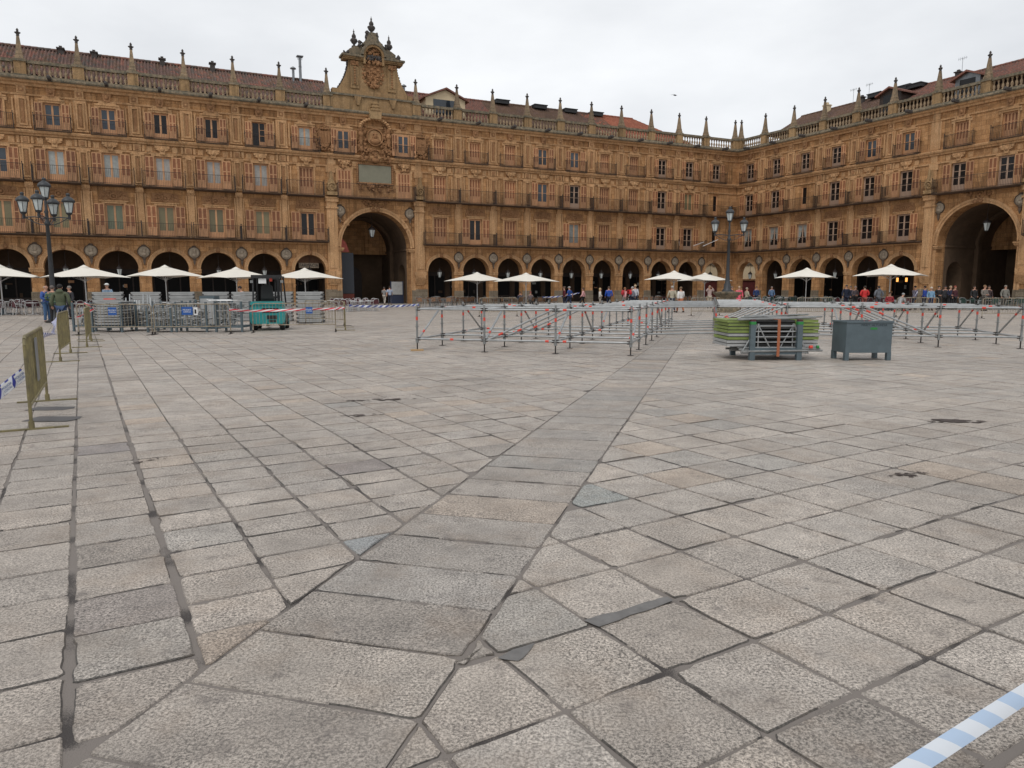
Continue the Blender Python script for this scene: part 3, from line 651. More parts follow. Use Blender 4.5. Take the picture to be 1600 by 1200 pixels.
# ---- arcade behind the arches: floor slab, vaulted ceiling, shop wall
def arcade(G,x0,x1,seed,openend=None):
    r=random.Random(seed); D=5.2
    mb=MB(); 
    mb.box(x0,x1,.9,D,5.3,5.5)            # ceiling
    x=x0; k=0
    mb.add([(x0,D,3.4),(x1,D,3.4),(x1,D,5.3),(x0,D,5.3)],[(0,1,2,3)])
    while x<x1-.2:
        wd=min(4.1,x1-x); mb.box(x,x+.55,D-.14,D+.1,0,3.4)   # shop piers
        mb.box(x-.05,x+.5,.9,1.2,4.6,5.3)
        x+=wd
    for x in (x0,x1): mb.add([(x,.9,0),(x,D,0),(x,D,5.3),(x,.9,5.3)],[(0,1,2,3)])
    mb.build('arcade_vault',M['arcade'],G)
    x=x0
    while x<x1-.2:
        wd=min(4.1,x1-x); 
        if wd>2:
            s=MB(); a,b=x+.6,x+wd-.05; n=r.choice((2,3,3)); st=r.choice((.35,.5,.8))
            s.box(a-.1,b+.1,D-.02,D+.05,3.0,3.44); s.box(a,b,D-.02,D+.05,0,st)
            for i in range(n+1): q=a+(b-a)*i/n; s.box(max(a,q-.06),min(b,q+.06),D-.03,D+.04,st,3.0)
            o=s.build('shopfront',M['shopwood'],G)
            g=MB(); g.box(a-.12,b+.14,D+.055,D+.065,0,3.1); g.build('shop_glass',M['shopglass'],o)
            if r.random()<.75:      # goods, menu boards, lit shelves inside the window
                g=MB(); 
                for _ in range(r.randint(3,7)):
                    q=a+.2+r.random()*(b-a-.6); z=.6+r.random()*1.6; ww=.12+r.random()*.4; g.box(q,q+ww,D-.06,D-.03,z,z+.1+r.random()*.35,r.choice((0,0,1,2,3)))
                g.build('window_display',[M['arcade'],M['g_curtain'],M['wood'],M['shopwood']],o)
        x+=wd
arcade(GL,-88.6,-51.9,3); arcade(GL,-41.9,-5.4,5); arcade(GR,4.4,25.4,8); arcade(GR,35.1,47.2,9)
# passages behind the tall arches
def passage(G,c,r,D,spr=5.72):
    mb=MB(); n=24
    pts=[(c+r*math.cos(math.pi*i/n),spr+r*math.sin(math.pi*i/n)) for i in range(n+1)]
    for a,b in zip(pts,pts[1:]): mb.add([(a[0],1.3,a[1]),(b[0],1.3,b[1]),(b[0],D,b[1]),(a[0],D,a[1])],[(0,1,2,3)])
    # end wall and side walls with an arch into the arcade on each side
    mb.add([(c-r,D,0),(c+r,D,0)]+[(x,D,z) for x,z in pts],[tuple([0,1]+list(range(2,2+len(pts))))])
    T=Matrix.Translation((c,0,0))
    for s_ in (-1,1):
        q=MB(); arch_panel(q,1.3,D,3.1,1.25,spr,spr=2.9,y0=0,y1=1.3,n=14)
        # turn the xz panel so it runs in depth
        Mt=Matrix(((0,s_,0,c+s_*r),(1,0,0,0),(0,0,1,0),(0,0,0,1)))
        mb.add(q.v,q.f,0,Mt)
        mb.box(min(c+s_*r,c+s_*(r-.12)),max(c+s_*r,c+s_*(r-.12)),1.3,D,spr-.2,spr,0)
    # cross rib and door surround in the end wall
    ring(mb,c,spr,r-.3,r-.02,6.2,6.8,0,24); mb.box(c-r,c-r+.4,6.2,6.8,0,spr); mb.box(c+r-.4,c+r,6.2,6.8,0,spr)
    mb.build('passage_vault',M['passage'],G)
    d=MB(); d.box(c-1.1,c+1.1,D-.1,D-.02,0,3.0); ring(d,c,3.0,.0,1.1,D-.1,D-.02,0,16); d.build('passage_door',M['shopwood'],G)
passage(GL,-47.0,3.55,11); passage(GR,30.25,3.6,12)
mb=MB(); mb.box(-50.5,-49.0,1.6,1.68,1.1,5.2,0); mb.box(-50.5,-49.0,1.62,1.68,.3,1.05,1); mb.build('shop_banner',[mat('slate_blue_banner',(.035,.04,.05),.7),mat('dull_red_panel',(.13,.025,.015),.7)],GL)
mb=MB(); mb.prism([(-50.5,5.3),(-49.3,5.3),(-49.6,6.2),(-50.3,7.0)],2.0,2.05,0); mb.build('awning',mat('faded_red_awning',(.42,.10,.075),.8,var=.2,vscale=3),GL)
# ---- roofs
def tile_mat(name,a,b,c):
    m=stone_mat(name,a,b,c,streak=.4,bump=.6); return m
M['tile']=tile_mat('weathered_clay_tiles',(.20,.125,.10),(.13,.085,.075),(.30,.17,.125)); M['tile_red']=tile_mat('orange_clay_tiles',(.40,.14,.085),(.30,.115,.075),(.48,.22,.14)); M['tile_brown']=tile_mat('brown_clay_tiles',(.17,.105,.07),(.12,.08,.06),(.22,.14,.09))
def roof(G,x0,x1,y0,z0,y1,z1,mats,step=.27,hip0=0,hip1=0,rows=14,mfun=None,name='roof'):
    mb=MB(); n=int((x1-x0)/step); q=6; vs=[]; cols=n*q+1
    rr=random.Random(5)
    off=[rr.uniform(-.03,.03) for _ in range(n+1)]
    for j in range(rows+1):
        for st in (0,1):
            if j==rows and st==1: continue
            t=j/rows; 
            for i in range(cols):
                x=x0+(x1-x0)*i/(cols-1); tt=(j+st*.97)/rows; 
                zz=z0+(z1-z0)*tt-(.035 if st else 0)+.085*math.sin(2*math.pi*i/q)+off[min(n,i//q)]*(.5)
                xx=x
                if hip1: xx=min(x,x1-hip1*tt)
                if hip0: xx=max(xx,x0+hip0*tt)
                vs.append((xx,y0+(y1-y0)*tt,zz))
    R_=2*rows+1; fs=[]; mi=[]
    for j in range(R_-1):
        for i in range(cols-1):
            fs.append((j*cols+i,j*cols+i+1,(j+1)*cols+i+1,(j+1)*cols+i))
    base=len(mb.v); mb.v+=vs
    for f in fs:
        mb.f.append([base+k for k in f]); x=vs[f[0]][0]; z=vs[f[0]][2]
        mb.m.append(mfun(x,z,rr) if mfun else 0); mb.s.append(False)
    # ridge tiles
    k=int((x1-x0-hip0-hip1)/.5)
    for i in range(k): 
        a=x0+hip0+i*.5; mb.tube((a,y1,z1+.02),(a+.52,y1,z1+.04),.13,8,mi=mfun(a,z1,rr) if mfun else 0,caps=False)
    # back slope
    mb.add([(x0+hip0,y1,z1),(x1-hip1,y1,z1),(x1,y1+5,z0),(x0,y1+5,z0)],[(0,1,2,3)],0)
    if hip1: mb.add([(x1,y0,z0),(x1,y1+5,z0),(x1-hip1,y1,z1)],[(0,1,2)],min(1,len(mats)-1))
    if hip0: mb.add([(x0,y0,z0),(x0,y1+5,z0),(x0+hip0,y1,z1)],[(0,1,2)],0)
    return mb.build(name,mats,G,fix=False)
M['tile_rose']=tile_mat('rose_clay_tiles',(.27,.12,.09),(.20,.10,.08),(.36,.19,.13)); M['tile_grey']=tile_mat('lichen_grey_tiles',(.14,.11,.095),(.10,.085,.075),(.2,.16,.135))
rf1=roof(GL,-88.6,-50.3,.75,19.25,6,22.75,[M['tile'],M['tile_brown'],M['tile_grey'],M['tile'],M['tile_rose'],M['tile_red']],mfun=lambda x,z,r:(1,2,0,0,3,0,4)[(int(x/.27)*7919+int(z*4.1)*104729+(int(x/.27)*int(z*4.1))%11)%7] if r.random()>.004 else 5)
def mf(x,z,r):
    if x>-23: return 2 if r.random()<.35 and (x>-20) or x>-17 else (0 if r.random()<.5 else 3)
    if x>-33: return 3 if r.random()<.8 else 0
    return 1 if r.random()<.65 else 0
rf2=roof(GL,-43.6,-6.8,.75,19.25,6,22.75,[M['tile'],M['tile_rose'],M['tile_red'],M['tile_brown']],hip1=5.2,mfun=mf)
rf3=roof(GR,4.4,47.2,1.6,20.3,6,22.72,[M['tile'],M['tile_rose'],M['tile_red'],M['tile_brown']],mfun=lambda x,z,r:(1 if x>18 else 3) if r.random()<.6 else 0)
mb=MB(); mb.box(3.2,12,1.5,5.8,20.1,20.3); mb.box(4.6,47,2.2,8,18.7,20.1,1); mb.build('eaves',[M['shopwood'],M['arcade']],GR)
# chimneys, vents, dormers
def chim(G,x,y,z,kind,rf):
    mb=MB()
    if kind=='pipe': mb.tube((x,y,z-1.2),(x,y,z),.13,8); mb.lathe([(.13,z),(.3,z+.04),(.3,z+.12),(.05,z+.28)],8,(x,y,0)); m=M['zinc']
    elif kind=='tall': mb.tube((x,y,z-2.6),(x,y,z),.14,8); mb.lathe([(.16,z-1.0),(.17,z-.95)],8,(x,y,0)); mb.box(x-.32,x+.32,y-.32,y+.32,z,z+.07); [mb.box(x+a*.2-.02,x+a*.2+.02,y-.02,y+.02,z-.3,z) for a in (-1,1)]; m=M['zinc']
    elif kind=='pot': mb.box(x-.22,x+.22,y-.22,y+.22,z-.9,z-.1); mb.box(x-.32,x+.32,y-.32,y+.32,z-.1,z); mb.box(x-.12,x+.12,y-.12,y+.12,z,z+.18); m=M['darkfinial']
    elif kind=='white': mb.box(x-.35,x+.35,y-.3,y+.3,z-1.6,z-.2); mb.box(x-.42,x+.42,y-.36,y+.36,z-.2,z-.08); mb.box(x-.15,x+.15,y-.15,y+.15,z-.08,z+.2); m=M['cream']
    else: mb.box(x-.8,x+.8,y-.5,y+.7,z-.35,z); mb.box(x-.88,x+.88,y-.58,y+.8,z,z+.09); m=M['black']
    mb.build('chimney',m,rf)
for x,k,z in ((-71.2,'pot',22.95),(-73.8,'pot',22.95),(-65.6,'pot',23.1),(-61.2,'pot',23.25),(-53.6,'pipe',23.6),(-52.9,'tall',24.9)): chim(GL,x,5.7,z,k,rf1)
for x,k,z in ((-42.0,'pipe',23.2),(-36.6,'white',22.9),(-30.4,'box',22.95),(-25.5,'box',22.9),(-21.4,'box',22.85),(-17.7,'box',22.85)): chim(GL,x,5.7,z,k,rf2)
for x,k,z in ((8.7,'white',23.2),(13.4,'pot',23.0),(15.2,'box',22.9),(18.6,'box',22.9),(19.8,'box',22.8),(24.2,'pot',23)): chim(GR,x,5.3,z,k,rf3)
def dormer(G,x,w_,y0,z0,z1,glass,rf,wallm):
    mb=MB(); h=w_/2
    mb.prism([(x-h,z0),(x+h,z0),(x+h,z1),(x,z1+h*.42),(x-h,z1)],y0,y0+3.2,0); o=mb.build('dormer',wallm,rf)
    r=MB()
    for s_ in (-1,1): 
        P=[(x,z1+h*.42+.02),(x,z1+h*.42+.2),(x+s_*(h+.35),z1+.02),(x+s_*(h+.35),z1-.14)]
        r.prism(P if s_<0 else P[::-1],y0-.35,y0+3.2,0)
    r.build('dormer_roof',M['tile_rose'],o)
    g=MB(); g.box(x-h*.62,x+h*.62,y0-.04,y0-.01,z0+.2,z1-.1); g.build('dormer_window',glass,o)
dormer(GL,-38.9,4.4,1.2,19.3,21.25,M['g_blue'],rf2,M['cream'])
dormer(GR,19.6,2.4,1.5,19.6,21.5,M['g_dark'],rf3,M['shopwood']); dormer(GR,27.6,2.3,1.3,19.4,21.1,M['g_dark'],rf3,M['zinc'])
# tv aerials
for x,y,z in ((12.0,5.6,22.9),(14.0,5.6,23.0),(24.6,5.2,22.9)):
    a=MB(); a.tube((x,y,z-.3),(x,y,z+1.3),.02,5); 
    for i in range(5): a.tube((x-.4+.18*i,y-.01,z+1.1),(x-.4+.18*i,y,z+1.4),.012,4)
    a.tube((x-.45,y,z+1.25),(x+.45,y,z+1.25),.015,4); a.build('aerial',M['zinc'],rf3)
# ---- cream building seen through the corner arches
cb=empty('street_building',(34.5,111,0),R(-17.5)); tag(cb,'cream rendered house with a dark red shopfront, seen through the corner arch beyond the arcade','building')
mb=MB(); mb.box(-9,9,0,1,0,9); mb.build('wall',M['cream'],cb)
mb=MB(); mb.box(-9,9,-.15,-.01,0,2.7,0); mb.box(-9,9,-.35,-.01,2.75,2.95,1); mb.build('shopfront',[mat('dark_red_shopfront',(.10,.012,.010),.6,var=.3,vscale=2),M['relief']],cb)
mb=MB(); [mb.blob((.6*i,-.1,5.2+.3*rnd.random()),.4,.2,.35,0,7,4,.4) for i in range(-12,13)]; mb.build('relief_band',M['medal'],cb)
# side returns so the first arches beside the corner open through
# ---- lanterns hanging in the arches
def lantern(z_top):
    root=empty('hanging_lantern',(0,0,0)); 
    c=MB(); c.tube((0,0,.75),(0,0,z_top),.018,5); c.build('rod',M['iron'],root)
    h=MB(); h.lathe([(.28,.38),(.30,.42),(.20,.56),(.08,.64),(.05,.75)],8); h.lathe([(.05,-.28),(.12,-.22),(.13,-.18)],8)
    for i in range(6):
        a=i*math.pi/3; h.tube((.12*math.cos(a),.12*math.sin(a),-.2),(.25*math.cos(a),.25*math.sin(a),.38),.014,4)
    h.build('cage',M['iron'],root)
    g=MB(); g.lathe([(.11,-.19),(.235,.37)],6,sm=False); g.build('glass',M['lampglass'],root)
    return root
M['lampglass']=mat('frosted_lamp_glass',(.52,.56,.55),.3,spec=.5)
LP0=lantern(2.1); used=False
nm=0
for G,bs in ((GL,LB),(GR,RB)):
    vis=[b for b in bs if (G is GL and b[2]>-80) or (G is GR and b[2]<25)]
    for i,(a,b,c,r) in enumerate(vis):
        p=loc2w(G,c,.6,2.95)
        o=LP0 if nm==0 else dup(LP0,p,0)
        o.location=p; nm+=1
        if G is GL:
            lab='black lantern hanging in the %s small arch from the left end of the left facade'%ORD[i] if i<7 else ('black lantern hanging in the %s small arch to the right of the tall central arch'%ORD[i-7])
        else: lab='black lantern hanging in the %s small arch to the right of the inner corner'%ORD[i]
        tag(o,lab,'lantern','lanterns hanging in the arcade arches')
for G,c,txt in ((GL,-47.0,'large lantern hanging high inside the tall central arch'),(GR,30.25,'large lantern hanging high inside the tall arch at the right edge')):
    p=loc2w(G,c,1.6,7.1); o=dup(LP0,p,0); o.scale=(1.35,1.35,1.25); tag(o,txt,'lantern','lanterns hanging in the arcade arches')
# ================================================================ GROUND AND PAVING
g=MB(); g.add([(-400,-60,-.0065),(400,-60,-.0065),(400,600,-.0065),(-400,600,-.0065)],[(0,1,2,3)])
def joint_mat():
    m=bpy.data.materials.new('mortar_joint'); m.use_nodes=True; t=m.node_tree;n=t.nodes;l=t.links;b=n['Principled BSDF']; b.inputs['Roughness'].default_value=.95
    ge=n.new('ShaderNodeNewGeometry')
    a=n.new('ShaderNodeTexNoise'); a.inputs['Scale'].default_value=2.3; a.inputs['Detail'].default_value=5; l.new(ge.outputs['Position'],a.inputs['Vector'])
    fn=n.new('ShaderNodeTexNoise'); fn.inputs['Scale'].default_value=160; fn.inputs['Detail'].default_value=3; l.new(ge.outputs['Position'],fn.inputs['Vector']); bp=n.new('ShaderNodeBump'); bp.inputs['Distance'].default_value=.006; bp.inputs['Strength'].default_value=.8; l.new(fn.outputs['Fac'],bp.inputs['Height']); l.new(bp.outputs[0],b.inputs['Normal'])
    ad=n.new('ShaderNodeMath'); ad.operation='MULTIPLY_ADD'; l.new(fn.outputs['Fac'],ad.inputs[0]); ad.inputs[1].default_value=.3; a2_=n.new('ShaderNodeMath'); a2_.operation='SUBTRACT'; l.new(a.outputs['Fac'],a2_.inputs[0]); a2_.inputs[1].default_value=.15; l.new(a2_.outputs[0],ad.inputs[2]); a=ad
    r=n.new('ShaderNodeValToRGB'); e=r.color_ramp.elements; e[0].position=.36; e[0].color=(.05,.043,.04,1); e[1].position=.47; e[1].color=(.19,.166,.148,1)
    l.new(a.outputs[0],r.inputs[0]); l.new(r.outputs[0],b.inputs['Base Color']); return m
M['joint']=joint_mat()
o=g.build('ground',M['joint'],fix=False); tag(o,'mortar bed and earth under the granite paving',kind='structure')
def granite_mat():
    m=bpy.data.materials.new('granite_slab'); m.use_nodes=True; t=m.node_tree;n=t.nodes;l=t.links;b=n['Principled BSDF']
    b.inputs['Roughness'].default_value=.62; b.inputs['Specular IOR Level'].default_value=.5
    ge=n.new('ShaderNodeNewGeometry'); at=n.new('ShaderNodeAttribute'); at.attribute_name='tint'; at.attribute_type='GEOMETRY'
    def noise(s,d=4,r=.6):
        x=n.new('ShaderNodeTexNoise'); x.inputs['Scale'].default_value=s; x.inputs['Detail'].default_value=d; x.inputs['Roughness'].default_value=r; l.new(ge.outputs['Position'],x.inputs['Vector']); return x.outputs['Fac']
    def mul(c,src,a,bb,v0,v1):
        mr=n.new('ShaderNodeMapRange'); mr.inputs['From Min'].default_value=a; mr.inputs['From Max'].default_value=bb; mr.inputs['To Min'].default_value=v0; mr.inputs['To Max'].default_value=v1; l.new(src,mr.inputs['Value'])
        cc=n.new('ShaderNodeCombineColor'); [l.new(mr.outputs[0],cc.inputs[i]) for i in range(3)]
        x=n.new('ShaderNodeMix'); x.data_type='RGBA'; x.blend_type='MULTIPLY'; x.inputs['Factor'].default_value=1; l.new(c,x.inputs['A']); l.new(cc.outputs[0],x.inputs['B']); return x.outputs['Result']
    def mixto(c,src,a,bb,v,col):
        mr=n.new('ShaderNodeMapRange'); mr.inputs['From Min'].default_value=a; mr.inputs['From Max'].default_value=bb; mr.inputs['To Min'].default_value=0; mr.inputs['To Max'].default_value=v; l.new(src,mr.inputs['Value'])
        x=n.new('ShaderNodeMix'); x.data_type='RGBA'; l.new(mr.outputs[0],x.inputs['Factor']); l.new(c,x.inputs['A']); x.inputs['B'].default_value=(*col,1); return x.outputs['Result']
    sp=noise(78,5,.85); sp2=noise(230,2,.6)
    vo=n.new('ShaderNodeTexVoronoi'); vo.inputs['Scale'].default_value=1.7; vo.inputs['Randomness'].default_value=1; l.new(ge.outputs['Position'],vo.inputs['Vector'])
    plain=at.outputs['Color']; c=mul(plain,sp,.41,.59,.22,1.78); c=mul(c,sp2,.3,.7,.72,1.28)
    wr=n.new('ShaderNodeMapRange'); wr.inputs['From Min'].default_value=.35; wr.inputs['From Max'].default_value=.62; wr.inputs['To Min'].default_value=.45; wr.inputs['To Max'].default_value=1; l.new(noise(1.9,4,.6),wr.inputs['Value'])
    wx=n.new('ShaderNodeMix'); wx.data_type='RGBA'; l.new(wr.outputs[0],wx.inputs['Factor']); l.new(mul(plain,sp2,.3,.7,.8,1.1),wx.inputs['A']); l.new(c,wx.inputs['B']); c=wx.outputs['Result']
    c=mixto(c,vo.outputs['Distance'],.035,.02,.75,(.075,.07,.066))
    c=mixto(c,noise(2.1,5,.65),.50,.76,.42,(.24,.17,.115)); c=mul(c,noise(3.3,6,.75),.35,.65,.78,1.12)      # iron-coloured patches
    c=mul(c,noise(.7,4,.6),.3,.7,.86,1.1); c=mixto(c,noise(5.5,6,.7),.57,.70,.6,(.10,.085,.078)); c=mixto(c,noise(17,3,.6),.71,.75,.8,(.045,.04,.04)); c=mul(c,noise(.23,3,.6),.35,.65,.9,1.07)
    l.new(c,b.inputs['Base Color'])
    bp=n.new('ShaderNodeBump'); bp.inputs['Strength'].default_value=.55; bp.inputs['Distance'].default_value=.006; l.new(sp,bp.inputs['Height'])
    bp2=n.new('ShaderNodeBump'); bp2.inputs['Strength'].default_value=.4; bp2.inputs['Distance'].default_value=.03; l.new(noise(9,3,.5),bp2.inputs['Height']); l.new(bp.outputs[0],bp2.inputs['Normal']); l.new(bp2.outputs[0],b.inputs['Normal'])
    return m
M['granite']=granite_mat()
pr=random.Random(21)
def clip(poly,a,b,c):      # keep a*x+b*y+c>=0
    out=[]
    for i in range(len(poly)):
        p=poly[i];q=poly[(i+1)%len(poly)]; dp=a*p[0]+b*p[1]+c; dq=a*q[0]+b*q[1]+c
        if dp>=0: out.append(p)
        if (dp>=0)!=(dq>=0):
            t=dp/(dp-dq); out.append((p[0]+(q[0]-p[0])*t,p[1]+(q[1]-p[1])*t))
    return out
def line(p,q):             # half plane to the left of p->q
    a=-(q[1]-p[1]); b=q[0]-p[0]; n=math.hypot(a,b); a/=n;b/=n; return (a,b,-(a*p[0]+b*p[1]))
def neg(l_): return tuple(-x for x in l_)
L1=line((-7.28,12.01),(-1.66,2.5)); L2=line((-12.36,21.51),(-1.31,2.86))   # left of direction = right side on the plan
SLn=line((-1.52,2.1),(-1.52+.302*100,102.1)); SRn=line((-.42,2.2),(-.42+.2835*100,102.2))
FX0=line(*[( -60.0,45.0),(-60,0)])
def area(p): return sum(p[i][0]*p[(i+1)%len(p)][1]-p[(i+1)%len(p)][0]*p[i][1] for i in range(len(p)))/2
def inset(poly,d):
    n=len(poly); out=[]
    for i in range(n):
        p0=poly[i-1];p1=poly[i];p2=poly[(i+1)%n]
        e1=(p1[0]-p0[0],p1[1]-p0[1]);e2=(p2[0]-p1[0],p2[1]-p1[1]); l1=math.hypot(*e1);l2=math.hypot(*e2)
        if l1<1e-5 or l2<1e-5: continue
        n1=(-e1[1]/l1,e1[0]/l1);n2=(-e2[1]/l2,e2[0]/l2); k=1+n1[0]*n2[0]+n1[1]*n2[1]
        if k<.25: k=.25
        out.append((p1[0]+d*(n1[0]+n2[0])/k,p1[1]+d*(n1[1]+n2[1])/k))
    return out
PV=[];PF=[];PC=[]
from mathutils import noise as mn
SPECIAL=[((-1.02,4.45),(.315,.32,.315)),((1.0,4.15),(.27,.26,.245)),((.68,5.6),(.30,.305,.285)),((-1.8,3.3),(.27,.235,.21)),((-.65,2.9),(.375,.33,.285)),((.45,2.95),(.375,.33,.285)),((3.45,6.95),(.17,.175,.165)),((-3.9,7.1),(.27,.24,.225)),((-1.5,6.3),(.27,.235,.215))]
def slab(poly,base,jw):
    if len(poly)<3 or area(poly)<.012: return
    cx=sum(p[0] for p in poly)/len(poly);cy=sum(p[1] for p in poly)/len(poly)
    if cy<-1.0 or abs(cx)>cy*1.25+9: return
    d=math.hypot(cx,cy); w_=jw*pr.uniform(.35,1.0)*(1 if d<10 else .75)
    if d<14: w_*=1.0
    poly=inset(poly,w_)
    if len(poly)<3 or area(poly)<.008: return
    if d<9:      # worn, irregular edges and rounded corners
        k=11 if d<5 else 6; out=[]; n=len(poly)
        for i in range(n):
            p=poly[i];q=poly[(i+1)%n]; L_=math.hypot(q[0]-p[0],q[1]-p[1]); 
            if L_<.02: continue
            nx,ny=-(q[1]-p[1])/L_,(q[0]-p[0])/L_; kk=max(1,int(k*L_/.45))
            rc=min(.02,L_*.2)*pr.uniform(.3,1.5)
            ts=[rc/L_]+[j/kk for j in range(1,kk)]+[1-rc/L_] if L_>.1 else [.3,.7]
            ts=[t for t in ts if rc/L_<=t<=1-rc/L_] or [.5]
            for t in ts:
                x=p[0]+(q[0]-p[0])*t;y=p[1]+(q[1]-p[1])*t
                a_=mn.noise((x*6,y*6,3.1))*.008+mn.noise((x*33,y*33,8.1))*.004
                if mn.noise((x*3.1,y*3.1,1.7))>.42: a_+=.012
                out.append((x+nx*(a_+.002),y+ny*(a_+.002)))
        poly=out
    n=len(poly); z=pr.uniform(-.0025,.0025) if d<25 else 0
    bev=inset(poly,.006 if d<7 else .0045) if n>=3 else poly
    if len(bev)!=n: bev=poly
    dz=pr.uniform(-.5,.5)*.006; ux,uy=pr.uniform(-1,1),pr.uniform(-1,1)
    tilt=lambda p:(z+(ux*(p[0]-cx)+uy*(p[1]-cy))*.006) if d<25 else 0
    b=len(PV); PV.extend([(p[0],p[1],-.02) for p in poly]+[(p[0],p[1],-.005+tilt(p)) for p in poly]+[(p[0],p[1],tilt(p)) for p in bev])
    fs=[tuple(range(b+2*n,b+3*n))]+[(b+i,b+(i+1)%n,b+n+(i+1)%n,b+n+i) for i in range(n)]+[(b+n+i,b+n+(i+1)%n,b+2*n+(i+1)%n,b+2*n+i) for i in range(n)]
    v=pr.gauss(.95,.04); wm=pr.gauss(0,.009); col=[base[0]*v*(1+wm),base[1]*v,base[2]*v*(1-wm)]
    q=pr.random()
    if q<.03: col=[c*.82 for c in col]
    elif q<.075: col=[col[0]*1.07,col[1]*1.01,col[2]*.95]
    elif q<.11: col=[col[0]*.93,col[1]*.96,col[2]*.98]
    for (sx,sy),sc_ in SPECIAL:
        if math.hypot(cx-sx,cy-sy)<.24: col=list(sc_)
    crk=[mn.noise((poly[i][0]*2.7,poly[i][1]*2.7,4.4+base[1]))>.04 for i in range(n)]
    for k_,f in enumerate(fs):
        PF.append(f)
        if k_==0: PC.append(col)
        else: PC.append([c*(.22 if d<7 else .42) for c in col] if crk[(k_-1)%n] else [c*.75 for c in col])
def grid(org,ang,du,dv,nu,nv,cl,base,jw,ju=.02,jv=.03,rowoff=0.0,vary=0.0):
    """slabs in columns along v; u across the columns"""
    ca,sa=math.cos(ang),math.sin(ang)
    us=[du*i+pr.uniform(-ju,ju) for i in range(nu[0],nu[1]+1)]
    def W(u,v):
        wob=mn.noise((u*.25,v*.25,5.))*.022; x=org[0]+u*ca-v*sa; y=org[1]+u*sa+v*ca
        return (x+wob*ca+mn.noise((u*1.3,v*1.3,2.))*.012,y+wob*sa+mn.noise((u*1.3,v*1.3,9.))*.012)
    for i in range(len(us)-1):
        v=dv*nv[0]+rowoff*(pr.random() if rowoff else 0)*dv; 
        while v<dv*nv[1]:
            st=dv*(1+(pr.uniform(-vary,vary) if vary else 0))
            if vary:
                pass
            P=[W(us[i],v),W(us[i+1],v),W(us[i+1],v+st),W(us[i],v+st)]
            v+=st
            if P[0][1]<-1.5 and P[2][1]<-1.5: continue
            if abs(P[0][0])>abs(P[0][1])*1.3+10: continue
            for h_ in cl: 
                P=clip(P,*h_)
                if len(P)<3: break
            if len(P)>=3: slab(P,base,jw)
W1=line((-60,0),(-60,1)); 
gb=(.390,.342,.297)
A30=math.atan2(.86,-.51)-math.pi/2     # columns run along the joint lines on the left
facadeline=line((CX-100*math.cos(AL),CY-100*math.sin(AL)),(CX,CY)); keepin=(-facadeline[0],-facadeline[1],-facadeline[2]+6.)
facR=line((CX,CY),(CX+70*math.cos(AR),CY+70*math.sin(AR))); keepR=(-facR[0],-facR[1],-facR[2]+6.)
F=(keepin,keepR)
o1=(-1.80,2.76)
# far left field, band between the two long joints, field beside the diagonal strip
grid(o1,A30,.49,.46,(-70,0),(-6,230),(neg(SLn) if False else SLn,neg(L1))+F,gb,.010,vary=.1)
grid(o1,A30,.49,.47,(0,2),(-6,150),(SLn,L1,neg(L2))+F,(.362,.318,.277),.010,ju=0,vary=.08)
grid(( -1.31,2.86),A30,.485,.40,(0,150),(-60,230),(SLn,L2)+F,gb,.009,vary=.12)
# diagonal strip
grid((-.80-3*.968,2.5+3*.25),math.atan2(-.25,.93),6.0,.465,(0,1),(-6,240),(neg(SLn),SRn)+F,(.338,.301,.265),.007,ju=0,vary=.1)
# field on the right, laid square to its own lines
grid((1.09,3.09),R(31.5),.515,.50,(-40,190),(-150,150),(neg(SRn),)+F,(.396,.349,.303),.009,vary=.0)
me=bpy.data.meshes.new('paving'); me.from_pydata(PV,[],PF); me.materials.append(M['granite'])
ca_=me.color_attributes.new('tint','FLOAT_COLOR','CORNER')
buf=[]
for p,c in zip(me.polygons,PC): buf+= [c[0],c[1],c[2],1.0]*p.loop_total
ca_.data.foreach_set('color',buf); me.update()
pav=bpy.data.objects.new('paving',me); COL.objects.link(pav); tag(pav,'large worn granite paving slabs of the plaza in several directions',kind='structure')
print('slabs faces',len(PF))
# dark wet grime in a few joints, cement patches
st=mat('grime_in_joint',(.055,.038,.032),.9,var=.4,vscale=20); cm=mat('cement_patch',(.155,.148,.142),.9,var=.25,vscale=14)
def patch(pts,m,z=.0045,lab='',jit=.02,n=5):
    mb=MB(); q=[]
    for i in range(len(pts)):
        p=pts[i];r_=pts[(i+1)%len(pts)]
        for k in range(n):
            t=k/n; x=p[0]+(r_[0]-p[0])*t; y=p[1]+(r_[1]-p[1])*t; q.append((x+mn.noise((x*11,y*11,0))*jit*2,y+mn.noise((x*11,y*11,7))*jit*2,z))
    mb.add(q,[tuple(range(len(q)))]); o=mb.build('paving_patch',m,fix=False); tag(o,lab,kind='structure')
def grime(a_,b_,w_,n,lab):
    mb=MB(); q=random.Random(lab); dx,dy=b_[0]-a_[0],b_[1]-a_[1]
    for i in range(n):
        t=q.random(); k=w_*(1-abs(2*t-1)*.7); x=a_[0]+dx*t+q.gauss(0,k*.5); y=a_[1]+dy*t+q.gauss(0,k*.6); r_=k*q.uniform(.15,.6); m_=q.randint(5,8)
        mb.add([(x+r_*q.uniform(.5,1.3)*math.cos(2*math.pi*j/m_)*1.8,y+r_*q.uniform(.5,1.3)*math.sin(2*math.pi*j/m_),.0045+i*.00012) for j in range(m_)],[tuple(range(m_))])
    o=mb.build('joint_grime',st,fix=False); tag(o,lab,kind='structure')
grime((-2.4,10.1),(-1.4,10.3),.10,40,'dark grime in a joint left of centre')
grime((4.95,8.45),(5.6,8.5),.12,44,'dark grime patch on the right')
grime((3.15,5.95),(3.6,6.08),.05,26,'small dark stain in a joint on the right')
grime((-3.5,6.42),(-3.2,6.68),.04,24,'rust-dark stain beside a joint on the left')
grime((-2.2,8.9),(-1.6,9.0),.06,20,'thin dark stain further left of centre')
